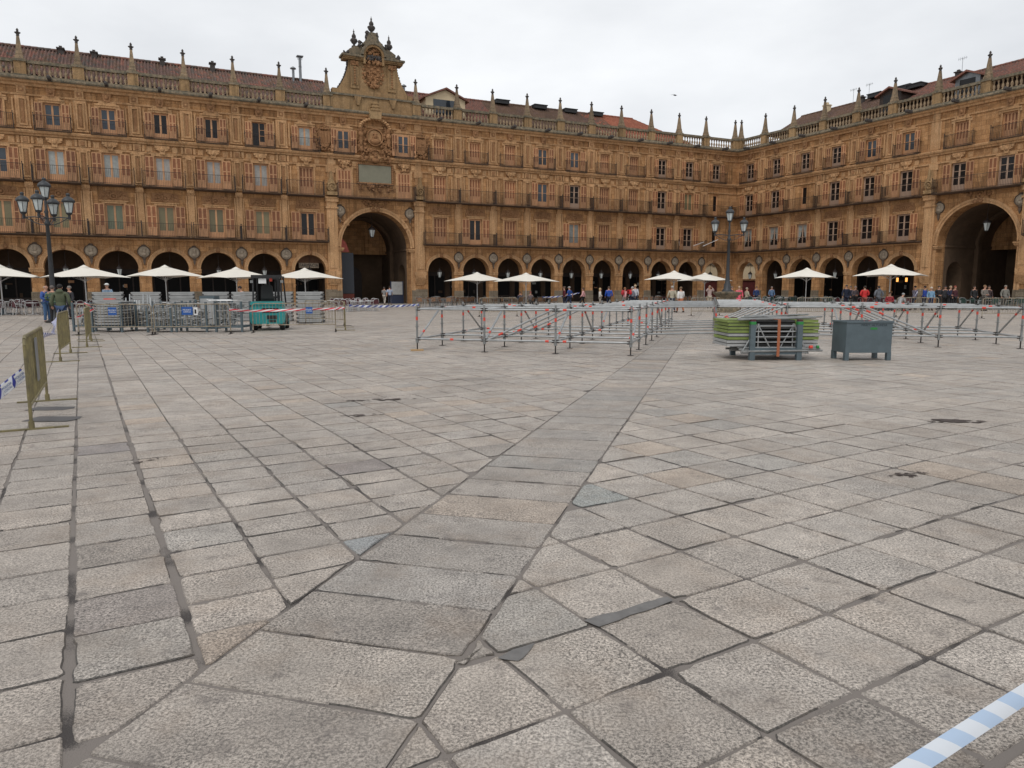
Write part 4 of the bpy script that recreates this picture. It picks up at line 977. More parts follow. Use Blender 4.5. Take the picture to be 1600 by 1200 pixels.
patch([(.335,3.28),(.42,3.22),(.82,3.50),(.80,3.55),(.60,3.44)],cm,lab='wide grey cement patch in a joint near the front',jit=.008)
patch([(-.06,2.93),(.02,2.90),(.07,2.97),(.10,3.06),(0,3.0)],cm,lab='grey cement patch where joints meet near the front',jit=.006)
SLOTS=((-6.12,9.5,.56,.30),(-5.6,8.72,.6,.34))
slot=mat('dark_grey_patch',(.085,.08,.08),.7,var=.2)  # even dark grey for the two slot-shaped patches
for (x,y,L_,w_) in SLOTS:
    pts=[(x-L_/2,y-w_/2),(x+L_/2-.06,y-w_/2),(x+L_/2,y),(x+L_/2-.06,y+w_/2),(x-L_/2,y+w_/2)]; patch(pts,slot,lab='dark grey slot-shaped patch on the paving beside the nearest barrier' if y<9 else 'second dark slot-shaped patch just behind the first, beside the nearest barrier',jit=.004)
# ================================================================ THINGS ON THE PLAZA
M['canvas']=mat('cream_parasol_canvas',(.74,.70,.62),.8,var=.05,vscale=1.5); M['alu']=mat('white_aluminium',(.55,.55,.55),.4,metal=.3)
M['steel']=mat('galvanised_steel',(.37,.38,.38),.42,metal=.6,var=.25,vscale=6); M['steel2']=mat('dull_galvanised_steel',(.25,.255,.25),.55,metal=.35,var=.35,vscale=5)
M['greypaint']=mat('blue_grey_paint',(.085,.115,.13),.5,var=.18,vscale=4); M['orange']=mat('red_orange_tape_band',(.62,.06,.035),.5)
M['deck']=mat('aluminium_deck_edge',(.36,.365,.36),.55,metal=.15,var=.2,vscale=3); M['deckgap']=mat('dark_gap',(.06,.06,.06),.8)  # deckgap: near-black paint standing in for shade in the gaps between decks
M['yellow']=mat('worn_olive_yellow_paint',(.21,.175,.075),.55,metal=.1,var=.4,vscale=7,dirt=(.10,.085,.05)); M['barr']=mat('worn_cream_steel',(.34,.30,.22),.5,metal=.3,var=.4,vscale=6,dirt=(.14,.10,.07))
M['lime']=mat('lime_green_edge',(.20,.26,.065),.65,var=.35); M['strap']=mat('orange_strap',(.32,.10,.04),.6)
M['teal']=mat('teal_forklift_paint',(.012,.26,.26),.32,var=.12,vscale=3,coat=.3)
# ---- lamp posts
def lamp_lantern(parent,loc):
    c=MB(); c.lathe([(.24,.42),(.275,.44),(.28,.50),(.24,.58),(.16,.65),(.08,.69),(.07,.74),(.09,.76),(.08,.82),(.03,.86)],14); c.lathe([(.06,-.16),(.13,-.1),(.14,-.04)],10)
    for i in range(6):
        a=i*math.pi/3; c.tube((.14*math.cos(a),.14*math.sin(a),-.06),(.24*math.cos(a),.24*math.sin(a),.44),.014,4)
    o=c.build('lantern',M['lampiron'],parent,loc)
    g=MB(); g.lathe([(.12,-.05),(.225,.43)],6,sm=False); g.build('glass',M['lampglass'],o); return o
M['lampiron']=mat('dark_grey_cast_iron',(.045,.048,.052),.5,metal=.3,var=.2,vscale=6)
def lamppost(x,y,arms,label,ped,rz=0,top=6.1,s=1.0,na=4):
    r=empty('lamp_post',(x,y,0),rz); tag(r,label,'street lamp','lamp posts on the plaza')
    z0=0
    if ped:
        m=MB(); m.lathe([(.92,0),(.92,.22),(.72,.3),(.62,.4),(.58,.95),(.66,1.02),(.92,1.25),(.94,1.33),(.5,1.36)],8,ph=R(22.5),sm=False); m.build('stone_plinth',M['weathered'],r); z0=1.34
    m=MB(); m.lathe([(.34,z0),(.34,z0+.1),(.24,z0+.2),(.22,z0+.5),(.16,z0+.62),(.15,z0+.8),(.12,z0+1.1),(.078,top-1.65),(.12,top-1.6),(.12,top-1.5),(.08,top-1.42),(.07,top-1.1),(.10,top-1.0),(.06,top-.9),(.05,top-.35)],14); m.build('post',M['lampiron'],r)
    lamp_lantern(r,(0,0,top-.3))
    for i in range(na):
        a=2*math.pi/na*i+arms; L_=.95; d=Vector((math.cos(a),math.sin(a),0)); m=MB()
        P=[Vector((0,0,top-1.3))+d*.06,Vector((0,0,top-1.24))+d*.5,Vector((0,0,top-1.26))+d*L_]; m.path(P,.028,6)
        Q=[Vector((0,0,top-1.6))+d*.1]+[Vector((0,0,top-1.62+.36*(t**1.6)))+d*(.1+.8*t) for t in (.25,.5,.75,1)]; m.path(Q,.02,5)
        for k in range(9):
            b=k*.7; b2=b+.7; q=.1*(1-k/10); q2=.1*(1-(k+1)/10); c_=Vector((0,0,top-1.42))+d*.38
            m.tube(c_+d*q*math.cos(b)+Vector((0,0,q*math.sin(b))),c_+d*q2*math.cos(b2)+Vector((0,0,q2*math.sin(b2))),.014,4)
        m.lathe([(.05,top-1.34),(.07,top-1.26),(.05,top-1.1),(.08,top-1.06)],8,tuple(d*L_)); m.build('arm',M['lampiron'],r)
        lamp_lantern(r,tuple(d*L_+Vector((0,0,top-.98))))
lamppost(gx(87,34.5),34.5,R(14),'tall black five-lantern lamp post rising behind the three talking men at the left',False,top=6.15)
lamppost(gx(1135,48.2),48.2,R(2),'tall lamp post on an octagonal stone plinth in front of the inner corner',True,top=6.3,na=2)
# ---- parasols
def parasol(h=3.05,edge=2.33,hs=2.0):
    r=empty('parasol'); m=MB()
    m.add([(0,0,h)]+[(math.cos(a)*hs*q,math.sin(a)*hs*q,edge+(.0 if i%2==0 else .09)) for i,(a,q) in enumerate([(k*math.pi/4,1.414 if k%2==0 else .985) for k in range(8)])],[(0,1+i,1+(i+1)%8) for i in range(8)],0,None,False)
    P=[(math.cos(k*math.pi/4)*hs*(1.414 if k%2==0 else .985),math.sin(k*math.pi/4)*hs*(1.414 if k%2==0 else .985),edge+(0 if k%2==0 else .09)) for k in range(8)]
    m.lathe([(.42,h-.12),(.12,h+.04),(.03,h+.09)],8,ph=0)
    o=m.build('canopy',M['canvas'],r,fix=False)
    md=o.modifiers.new('s','SOLIDIFY'); md.thickness=.012
    m=MB(); m.tube((0,0,0),(0,0,h-.05),.038,10); m.build('pole',M['alu'],r)
    m=MB()
    for k,p in enumerate(P): m.tube((0,0,h-.08),(p[0]*.98,p[1]*.98,p[2]-.02),.014,4); q=Vector(p)*.5; m.tube((0,0,edge-.25),(q[0],q[1],(h+p[2])/2-.06),.013,4)
    m.lathe([(.07,edge-.32),(.07,edge-.18)],8); m.build('ribs',M['alu'],r)
    m=MB(); m.box(-.45,.45,-.45,.45,0,.09); m.box(-.1,.1,-.1,.1,.09,.4); m.build('base',M['greypaint'],r); return r
PP=parasol(); 
pars=[(6,45,415,-20,'white square parasol cut by the left edge of the photo'),(137,46.5,416,5,'white parasol just right of the left lamp post, above the man in the white cap'),(262,53,416,12,'white parasol over the terrace, third from the left edge'),(372,53.5,419,8,'cream parasol directly behind the forklift canopy, fourth from the left edge'),(478.5,54.5,420.5,5,'bright white parasol in front of the pharmacy arch'),
 (746,62,427,10,'white parasol left of its overlapping pair, right of the tall central arch'),(822,61,428,4,'white parasol right of its overlapping pair, right of the tall central arch'),(1052,64,425,14,'cream parasol left of the right lamp post'),(1100,71,428,6,'white parasol partly hidden behind the right lamp post'),(1258,60,421,10,'white parasol on a slim pole between the inner corner and the right arch'),(1388,52.5,416,3,'large white parasol with warm heaters glowing beneath it near the right arch')]
for i,(u,Y,v,a,lab) in enumerate(pars):
    h=CAMH+(450.6-v)/F_PX*Y*1.0
    o=PP if i==0 else dup(PP)
    o.location=(gx(u,Y),Y,0); o.rotation_euler=(0,0,R(a)); o.scale=(1,1,(h)/3.05); tag(o,lab,'parasol','white square parasols on the terraces')
# ---- terrace chairs and tables
def chair(seatm,framem):
    r=empty('terrace_chair'); m=MB(); t=.016
    for s in (-1,1):
        m.path([(s*.24,-.24,0),(s*.25,-.22,.44),(s*.27,-.18,.66),(s*.28,.1,.68),(s*.25,.22,.66)],t,5); m.path([(s*.22,.28,0),(s*.22,.2,.42),(s*.22,.25,.7),(s*.17,.29,.84),(0,.30,.88)],t,5)
    m.tube((-.24,-.22,.43),(.24,-.22,.43),t,5); m.tube((-.22,.2,.42),(.22,.2,.42),t,5); m.build('frame',framem,r)
    m=MB(); m.box(-.22,.22,-.22,.2,.425,.45); m.build('seat',seatm,r)
    m=MB(); m.prism([(-.21,.5),(.21,.5),(.2,.74),(.14,.83),(-.14,.83),(-.2,.74)],.245,.27); m.build('backrest',seatm,r); return r
M['burg']=mat('burgundy_woven_plastic',(.075,.012,.018),.6,var=.4,vscale=20); M['brownw']=mat('brown_woven_cane',(.24,.13,.07),.7,var=.5,vscale=20); M['dkgreen']=mat('dark_green_woven_plastic',(.02,.05,.04),.6,var=.4,vscale=20)
def table(topm):
    r=empty('terrace_table'); m=MB(); m.lathe([(.36,.72),(.37,.74),(.36,.755)],18); m.build('tabletop',topm,r)
    m=MB(); m.tube((0,0,0),(0,0,.72),.03,8); 
    for k in range(4): a=k*math.pi/2+.4; m.tube((0,0,.06),(.3*math.cos(a),.3*math.sin(a),.015),.018,5)
    m.build('pedestal',M['alu'],r); return r
KIT={}
tr=random.Random(11)
def terrace(kind,seatm,framem,topm,spots,clab,tlab,cgroup,seats=3):
    C=chair(seatm,framem); T=table(topm); fc=ft=True
    for (x,y) in spots:
        o=T if ft else dup(T); ft=False; o.location=(x,y,0); tag(o,tlab,'table',cgroup.replace('chairs','tables')); a0=tr.uniform(0,6.3)
        for k in range(seats):
            a=a0+k*2*math.pi/seats+tr.uniform(-.3,.3); d=tr.uniform(.6,.75)
            c=C if fc else dup(C); fc=False; c.location=(x+d*math.cos(a),y+d*math.sin(a),0); c.rotation_euler=(0,0,a-math.pi/2); tag(c,clab,'chair',cgroup)
terrace('l',M['burg'],M['alu'],M['alu'],[(gx(u,Y),Y) for u,Y in [(8,44.6),(28,46.4),(52,44.6),(-20,45.5),(66,47),(112,45.5),(128,47.5),(10,49),(40,50)]],'white metal chair with dark burgundy woven seat on the terrace at the left edge','small round white metal table on the terrace at the left edge','burgundy chairs of the left edge terrace')
terrace('m',M['burg'],M['alu'],M['alu'],[(gx(u,Y),Y) for u,Y in [(206,44),(262,45),(292,45),(352,45.5),(220,47),(330,47.5)]],'burgundy and white metal chair among the grey deck stacks','small white table among the grey deck stacks','burgundy chairs behind the deck stacks')
terrace('p',M['burg'],M['alu'],M['alu'],[(gx(u,Y),Y) for u,Y in [(520,52),(534,54),(548,51.5),(566,53.5),(578,52),(540,50),(555,55.5)]],'burgundy woven chair with white frame below the pharmacy pier and tall arch','white round table below the pharmacy pier and tall arch','burgundy chairs beside the tall arch')
terrace('b',M['brownw'],M['steel2'],M['brownw'],[(gx(u,Y),Y) for u,Y in [(664,62),(683,63),(702,62),(722,63),(742,64),(762,62),(780,63.5),(800,62),(818,64),(838,62.5),(858,64),(672,65.5),(694,66),(715,66)]],'brown cane terrace chair in the long row right of the tall arch','brown topped table in the long row right of the tall arch','brown cane chairs right of the tall arch')
terrace('c',M['brownw'],M['steel2'],M['burg'],[(gx(u,Y),Y) for u,Y in [(1005,66),(1022,67),(1040,66),(1072,67),(1090,68),(1035,70)]],'brown chair under the two parasols left of the right lamp post','red topped table under the two parasols left of the right lamp post','brown chairs left of the right lamp post')
terrace('g',M['dkgreen'],M['steel2'],M['alu'],[(gx(u,Y),Y) for u,Y in [(1180,64),(1200,65),(1220,64),(1240,63),(1262,62),(1284,62),(1303,61),(1225,67)]],'dark green chair with white frame under the slim parasol right of the corner','white table under the slim parasol right of the corner','dark green chairs right of the corner')
terrace('h',M['burg'],M['steel2'],M['burg'],[(gx(u,Y),Y) for u,Y in [(1325,57),(1344,56),(1366,56),(1386,55),(1410,56)]],'burgundy chair under the heated parasol near the right arch','burgundy table under the heated parasol near the right arch','burgundy chairs near the right arch')
terrace('i',M['dkgreen'],M['steel2'],M['dkgreen'],[(gx(u,Y),Y) for u,Y in [(1515,53),(1535,54),(1556,53),(1576,54),(1596,53),(1620,53)]],'green chair with pale frame in front of the right tall arch','green topped table in front of the right tall arch','green chairs in front of the right arch')
# glowing heaters under the right parasol
for u,lab in ((1399,'left warm glowing heater'),(1413,'right warm glowing heater')):
    Y=51.8; m=MB(); m.tube((0,0,0),(0,0,.28),.07,8); o=m.build('heater',mat('glowing_heater',(.5,.2,.05),.5,emis=((1,.42,.10),1.6)),None,(gx(u,Y),Y,2.02)); tag(o,lab+' hanging under the large parasol near the right arch','heater','heaters under the right parasol')
    m=MB(); m.tube((0,0,.28),(0,0,.62),.012,4); m.build('hanger',M['iron'],o)
# ---- crowd barriers
def barrier(L_,p,rz,m,lab,panel=False,grp='steel crowd barriers'):
    r=empty('crowd_barrier',(p[0],p[1],0),rz); h=1.05; b=MB(); R_=.019
    b.path([(0,0,.0),(0,0,h-.1),(.03,0,h-.03),(.1,0,h),(L_-.1,0,h),(L_-.03,0,h-.03),(L_,0,h-.1),(L_,0,.0)],R_,8); b.tube((0,0,.27),(L_,0,.27),R_*.9,8); b.build('frame',m,r)
    b=MB(); n=int(L_/.115)
    for i in range(1,n): x=L_*i/n; b.tube((x,0,.27),(x,0,h),.0075,6)
    b.build('bars',m,r)
    for x in (0,L_): f=MB(); f.box(x-.03,x+.03,-.36,.36,.0,.018); f.tube((x,-.001,.018),(x,0,.1),.03,6); f.build('foot',M['iron'] if m is M['barr'] else m,r)
    if panel: b=MB(); b.box(L_*.38,L_*.5,-.03,-.022,.45,.98); b.build('label_plate',M['zinc'],r)
    return r
def seg(p,q): return math.hypot(q[0]-p[0],q[1]-p[1]),math.atan2(q[1]-p[1],q[0]-p[0])
def barr(p,q,m,lab,**k):
    L_,a=seg(p,q); r=barrier(L_,p,a,m,lab,**k); tag(r,lab,'barrier','steel crowd barriers'); return r
barr((-5.44,8.05),(-6.60,10.15),M['yellow'],'nearest olive yellow crowd barrier, with police tape tied to it at the left edge',panel=True)
barr((-9.88,15.75),(-10.93,17.85),M['yellow'],'second olive yellow barrier from the front, before the man in the olive jacket')
barr((-11.6,19.7),(-12.75,21.9),M['yellow'],'third olive yellow crowd barrier of the receding row')
barr((-13.2,22.6),(-14.6,24.9),M['yellow'],'fourth olive yellow crowd barrier, last of the receding row')
barr((-15.1,25.2),(-12.5,25.15),M['barr'],'worn steel barrier in front of the leftmost cages, with the first blue board')
barr((-12.39,25.1),(-9.95,25.6),M['barr'],'worn steel barrier in front of the middle cages, left of the forklift')
barr((-9.4,26.3),(-6.55,26.9),M['barr'],'worn steel barrier in front of and right of the forklift')
barr((-6.35,27.6),(-6.9,29.9),M['yellow'],'olive barrier seen end on at the right end of the red and white tape')
barr((gx(478,33),33),(gx(538,31),31),M['barr'],'steel barrier behind the rightmost white deck stack')
barr((gx(749,41),41),(gx(808,41.5),41.5),M['barr'],'distant steel barrier seen through the left part of the scaffold')
barr((gx(1400,40),40),(gx(1465,39.5),39.5),M['barr'],'distant steel barrier seen through the right part of the scaffold')
barr((gx(1534,38),38),(gx(1606,37.5),37.5),M['barr'],'distant steel barrier behind the right end of the scaffold')
barr((gx(1080,42),42),(gx(1124,42.5),42.5),M['barr'],'distant steel barrier just left of the lamp post plinth')
barr((gx(1245,41),41),(gx(1300,41),41),M['barr'],'distant steel barrier above the green and grey rack')
# ---- tapes
def tape_mat(name,c1,c2,wid,slant=0.0,c3=None,period=None):
    m=bpy.data.materials.new(name); m.use_nodes=True; t=m.node_tree;n=t.nodes;l=t.links;b=n['Principled BSDF']; b.inputs['Roughness'].default_value=.4
    at=n.new('ShaderNodeAttribute'); at.attribute_name='tp'; sx=n.new('ShaderNodeSeparateXYZ'); l.new(at.outputs['Vector'],sx.inputs[0])
    def mth(op,a,bb=None):
        x=n.new('ShaderNodeMath'); x.operation=op
        for i,s_ in enumerate((a,bb)):
            if s_ is None: continue
            if isinstance(s_,(int,float)): x.inputs[i].default_value=s_
            else: l.new(s_,x.inputs[i])
        return x.outputs[0]
    q=mth('ADD',mth('DIVIDE',sx.outputs['X'],wid),mth('MULTIPLY',sx.outputs['Y'],slant)); fr=mth('FRACT',q); f=mth('GREATER_THAN',fr,.5)
    x=n.new('ShaderNodeMix'); x.data_type='RGBA'; l.new(f,x.inputs['Factor']); x.inputs['A'].default_value=(*c1,1); x.inputs['B'].default_value=(*c2,1); l.new(x.outputs['Result'],b.inputs['Base Color'])
    return m
def tape(pts,wid,m,lab,twist=(0,0),n=40,name='barrier_tape',axis=(0,0,1),sag=0,tw=None):
    pts=[Vector(p) for p in pts]; P=[]; seglen=[(b-a).length for a,b in zip(pts,pts[1:])]; tot=sum(seglen)
    for i in range(n+1):
        s=tot*i/n; k=0
        while k<len(seglen)-1 and s>seglen[k]: s-=seglen[k];k+=1
        P.append(pts[k].lerp(pts[k+1],s/seglen[k])-Vector((0,0,sag*4*(i/n)*(1-i/n))))
    vs=[];fs=[];uv=[]; A=Vector(axis).normalized()
    K=4
    for i,p in enumerate(P):
        d=(P[min(i+1,n)]-P[max(i-1,0)]).normalized(); side=(A-d*A.dot(d)).normalized(); th=(tw(i/n) if tw else 0)
        side=Matrix.Rotation(th,3,d)@side; nn=d.cross(side)
        for j in range(K+1):
            c=(j/K-.5); vs.append(p+side*wid*c+nn*wid*.35*(.25-c*c)); uv.append((tot*i/n,j/K,0))
    for i in range(n):
        for j in range(K): fs.append((i*(K+1)+j,i*(K+1)+j+1,(i+1)*(K+1)+j+1,(i+1)*(K+1)+j))
    me=bpy.data.meshes.new(name); me.from_pydata([tuple(v) for v in vs],[],fs); me.materials.append(m); a=me.attributes.new('tp','FLOAT_VECTOR','POINT'); a.data.foreach_set('vector',[c for u in uv for c in u])
    me.polygons.foreach_set('use_smooth',[True]*len(fs)); me.update(); o=bpy.data.objects.new(name,me); COL.objects.link(o); tag(o,lab,'barrier tape'); return o
TB=tape_mat('white_and_pale_blue_tape',(.58,.61,.65),(.37,.47,.61),.125,.35); TP=tape_mat('blue_and_white_police_tape',(.66,.68,.74),(.035,.045,.28),.11,-.8); TR=tape_mat('red_and_white_tape',(.70,.66,.66),(.62,.03,.05),.5,-.9); TBW=tape_mat('far_blue_white_tape',(.66,.68,.72),(.06,.09,.33),.45,-.6)
def up3(u,v,Y):     # point at plan depth Y seen at that column and row
    du,dv=(u-800)/F_PX,(600-v)/F_PX; c,s=math.cos(PITCH),math.sin(PITCH); yy=c+dv*s; k=Y/yy; return Vector((du*k,Y,CAMH+(-s+dv*c)*k))
a_=up3(1405,1212,1.72); b_=up3(1604,1083,1.95); d_=(b_-a_)
tape([a_-d_*5,a_-d_*1.5+Vector((0,0,0)),a_,b_,b_+d_*4],.048,TB,'white and pale blue tape crossing the bottom right corner in front of the lens',n=160,axis=(0,.75,.66),tw=lambda t:.22*math.sin(t*23))
e1=up3(37,583,8.12); e0=up3(0,612,7.8); ed_=(e1-e0); tp_=tape([e0-ed_*2.2,e0,e1],.135,TP,'blue and white police tape running off the left edge from the nearest barrier',n=40)
sy=(Vector((0,0,1))-ed_.normalized()*ed_.normalized().z).normalized(); sz=ed_.normalized().cross(sy)
if sz.y>0: sz=-sz
for q_ in (.25,.8):
    c_=e0.lerp(e1,q_)+sz*.016; Mx=Matrix((ed_.normalized(),sy,ed_.normalized().cross(sy))).transposed().to_4x4(); Mx.translation=c_; wb=MB(); wb.box(-.07,.07,-.055,.055,-.002,.0); o_=wb.build('print_panel',M['white'],tp_); o_.matrix_local=Mx; M2=Mx.copy(); M2.translation=c_+sz*.004; text_obj('POLICIA\nLOCAL',.038,M['blue'],tp_,M2,ext=.0005)
tape([(-6.6,10.15,.93),(-6.9,10.9,.93),(-8.6,13.6,1.02),(-9.75,15.6,1.12)],.085,TP,'twisted police tape stretched between the nearest and the second yellow barrier',n=60,sag=.06,tw=lambda t:2.2*math.sin(t*5)+t*2.5)
tape([(-14.7,25.0,1.1),(-14.4,25.1,.9),(-15.1,25.15,.6)],.08,TR,'short red and white tape knotted at the corner of the steel barriers',n=20,tw=lambda t:t*6)
tape([(-9.95,25.55,.85),(-9.4,26.25,.78),(-6.55,26.85,.84),(-6.35,27.6,.86)],.085,TR,'red and white tape running across the forklift',n=60,tw=lambda t:.4*math.sin(t*12))
tape([(-6.5,29.0,.9),(gx(655,34),34,.83),],.10,TBW,'long blue and white tape running right from the olive barrier to the scaffold',n=90,sag=.05,tw=lambda t:.5*math.sin(t*25))
tape([(gx(848,61),61,.85),(gx(905,62),62,1.2)],.12,TBW,'short far blue and white tape in front of the brown chairs',n=30,sag=.1,tw=lambda t:.5*math.sin(t*15))
# ---- scaffold
ROS=[.30,.62,1.06]
def post(h=1.18,band=.78):
    m=MB(); m.tube((0,0,.0),(0,0,.3),.017,6,mi=1); m.box(-.07,.07,-.07,.07,0,.01,1); m.tube((0,0,.2),(0,0,h),.026,8)
    m.tube((0,0,.2),(0,0,.32),.04,8)
    for z in ROS: m.lathe([(.03,z-.01),(.062,z-.006),(.062,z+.006),(.03,z+.01)],8)
    m.tube((0,0,band),(0,0,band+.085),.0285,8,mi=2,caps=False); return m
def scaffold(org,ang,a,b,cells,bracex,bracey,label,extra=()):
    r=empty('scaffold',(org[0],org[1],0),ang); tag(r,label,'scaffold')
    mats=[M['steel2'],M['iron'],M['orange']]
    nodes=set(); lx=set(); ly=set()
    for (i,j) in cells: nodes|={(i,j),(i+1,j),(i,j+1),(i+1,j+1)}; lx|={(i,j),(i,j+1)}; ly|={(i,j),(i+1,j)}
    pm=post().build('post',mats,r); first=True
    for (i,j) in sorted(nodes):
        o=pm if first else dup(pm,parent=r); first=False; o.location=(i*a,j*b,0)
    def ledger(L_,band):
        m=MB(); m.tube((.05,0,0),(L_-.05,0,0),.027,8); m.box(.02,.09,-.02,.02,-.04,.04,1); m.box(L_-.09,L_-.02,-.02,.02,-.04,.04,1)
        if band: m.tube((L_*band,0,0),(L_*band+.09,0,0),.0295,8,mi=2,caps=False)
        return m
    mt=[M['steel'],M['iron'],M['orange']]
    PX=[ledger(a,f_).build('ledger',mt,r) for f_ in (.1,.86,.5,0)]; PY=[ledger(b,f_).build('ledger',mt,r) for f_ in (.12,0)]
    used={}
    rr=random.Random(3)
    def use(P,loc,rz):
        k=P.name
        if k not in used: used[k]=1; P.location=loc; P.rotation_euler=(0,0,rz); return P
        return dup(P,loc,rz,r)
    cnt=0
    for (i,j) in sorted(lx,key=lambda t:t[1]):
        for z in (.30,1.06): use(rr.choice(PX),(i*a,j*b,z),0); cnt+=1
    for (i,j) in sorted(ly,key=lambda t:t[1]):
        for z in (.30,1.06): use(rr.choice(PY),(i*a,j*b,z),math.pi/2); cnt+=1
    for P in PX+PY:
        if P.name not in used: bpy.data.objects.remove(P)
    def brace(p,q):
        m=MB(); p=Vector(p);q=Vector(q); m.tube(p,q,.027,8); c=p.lerp(q,.18); d=p.lerp(q,.25); m.tube(c,d,.0285,8,mi=2,caps=False); m.build('diagonal_brace',mt,r)
    for (i,j,s) in bracex: p,q=((i*a+.08,j*b,.30),(i*a+a-.1,j*b,1.06)) if s>0 else ((i*a+.1,j*b,1.06),(i*a+a-.08,j*b,.30)); brace(p,q)
    for (i,j,s) in bracey: p,q=((i*a,j*b+.08,.30),(i*a,j*b+b-.1,1.06)) if s>0 else ((i*a,j*b+.1,1.06),(i*a,j*b+b-.08,.30)); brace(p,q)
    for (p,q) in extra: 
        m=MB(); m.tube(p,q,.0245,8); m.build('ledger',mt,r)
    print('scaffold',label[:20],'ledgers',cnt)
    return r
cl=[(0,j) for j in range(3)]+[(1,j) for j in range(4)]+[(2,j) for j in range(8)]
scaffold((-2.435,18.567),-.2845,1.82,1.723,cl,[(1,j,1) for j in range(4)],[(0,0,1),(1,0,1),(2,0,1),(3,0,1),(0,2,-1),(1,2,-1),(2,2,-1),(3,2,1),(3,4,-1),(2,4,1)],'left part of the low steel stage scaffold with red bands and parallel diagonal braces')
a2=-.2664; c2,s2=math.cos(a2),math.sin(a2); O2=(11.4385-3*1.9208*c2,19.3647-3*1.9208*s2)
def toL(p): dx,dy=p[0]-O2[0],p[1]-O2[1]; return (dx*c2+dy*s2,-dx*s2+dy*c2)
ex=[]
for j in range(6):
    la=-.2845; P=(-2.435+3*1.82*math.cos(la)-(j+2)*1.723*math.sin(la),18.567+3*1.82*math.sin(la)+(j+2)*1.723*math.cos(la)); l_=toL(P)
    for z in (.30,1.06): ex.append(((l_[0]+.04,l_[1],z),(-.04,j*1.676,z)))
cl=[(0,j) for j in range(7)]+[(1,j) for j in range(4)]+[(2,j) for j in range(4)]+[(3,j) for j in range(3)]
scaffold(O2,a2,1.9208,1.676,cl,[(0,j,1) for j in range(6)]+[(2,j,-1) for j in range(5)],[(0,0,1),(1,0,-1),(2,0,-1),(3,0,-1),(4,0,-1),(0,2,1),(2,2,1),(3,2,-1),(4,2,-1)],'right part of the low steel stage scaffold, wrapping behind the grey box and green rack',ex)
m=MB(); m.box(-.16,.16,-.1,.1,0,.035); o=m.build('wood_pad',mat('pale_wood',(.42,.27,.13),.8,var=.2,vscale=20),None,(-2.435,18.5,0),.2); tag(o,'small pale wood block under the leftmost scaffold foot','block')
# ---- stacked aluminium decks
def deckpart(w_,d,h):
    m=MB(); m.box(-w_/2,w_/2,-d/2,d/2,.012,h-.006); m.box(-w_/2-.02,w_/2+.02,-d/2-.012,d/2+.012,h*.62,h-.012); 
    for s in (-1,1): m.box(s*w_/2-.05,s*w_/2+.05,-d/2-.02,d/2+.02,.0,h*.4,1)
    m.box(-w_/2+.03,w_/2-.03,-d/2-.004,-d/2,h*.15,h*.5,0); return m
DK=None
def stack(x,y,w_,d,n,h,rz,where,z0=.02):
    p=deckpart(w_,d,h).build('stage_deck',[M['deck'],M['deckgap']]); 
    for k in range(n):
        o=p if k==0 else dup(p); o.location=(x+tr.uniform(-.012,.012),y+tr.uniform(-.01,.01),z0+k*h); o.rotation_euler=(0,0,rz+R(tr.uniform(-.6,.6)))
        pos='topmost' if k==n-1 else ('lowest' if k==0 else ORD[k]+' from the bottom')
        tag(o,'grey stage deck, %s in the %s'%(pos,where),'stage deck','stacked aluminium stage decks')
ST=[(172,35.5,1.30,'tall stack under the white cap'),(231,36,1.30,'second tall stack'),(287,36.5,1.15,'third tall stack'),(340,36.5,1.2,'fourth tall stack'),(383,36,1.1,'tall stack just left of the forklift'),(442,36,1.0,'tall stack just right of the forklift')]
for u,Y,w_,wh in ST: stack(gx(u,Y),Y,w_*.97,1.0,8,.176,math.atan2(-gx(u,Y),Y)*.9,wh)
stack(gx(486,34.2),34.2,1.12,1.0,8,.178,R(10),'rightmost tall stack')
m=MB()
# ---- steel stillages (cages) with contents
def stillage(x,y,w_,d,h,rz,lab,mesh=True):
    r=empty('steel_cage',(x,y,0),rz); tag(r,lab,'cage','steel storage cages behind the barriers'); m=MB()
    for sx in (-1,1):
        for sy in (-1,1): q=MB(); q.box(sx*w_/2-.035,sx*w_/2+.035,sy*d/2-.035,sy*d/2+.035,0,h); q.build('corner_post',M['greypaint'],r)
    m.box(-w_/2+.036,w_/2-.036,-d/2-.02,d/2+.02,.16,.24); m.build('base_frame',M['greypaint'],r)
    if mesh:
        m=MB()
        for z in (.5,.78,h-.06):
            if z<h: m.box(-w_/2+.036,w_/2-.036,-d/2-.012,-d/2+.012,z,z+.025)
        for i in range(1,6): X=-w_/2+w_*i/6; m.box(X-.008,X+.008,-d/2-.01,-d/2+.01,.25,h-.05)
        m.build('side_bars',M['steel'],r)
    return r
def tubes(x,y,w_,d,z0,z1,n,rz,lab,mode='pile'):
    r=empty('scaffold_tubes',(x,y,z0),rz); tag(r,lab,'scaffold tubes','loose scaffold tubes and couplers'); q=random.Random(int(x*10)); H=z1-z0
    for k in range(n):
        m=MB()
        if mode=='pile': 
            z=.04+H*q.random(); X=(q.random()-.5)*w_*.9; Y=(q.random()-.5)*d*.8; a=q.uniform(-.5,.5); L_=w_*.22
            m.tube((X-L_*math.cos(a),Y-L_*math.sin(a),z),(X+L_*math.cos(a),Y+L_*math.sin(a),z+q.uniform(-.1,.1)),.026,7); m.box(X-.05,X+.05,Y-.05,Y+.05,z-.05,z+.05,1)
        else:
            X=-w_/2+w_*(k+.5)/n; m.tube((X-.06,-d*.3+q.random()*.2,.02),(X-.22+q.random()*.1,d*.3,H*(.75+.3*q.random())),.026,7); m.tube((X,-d*.35,.05+q.random()*.3),(X+.1,-d*.3,.25+H*.5*q.random()),.03,6,mi=1)
        m.build('tube',[M['steel'],M['steel2']],r)
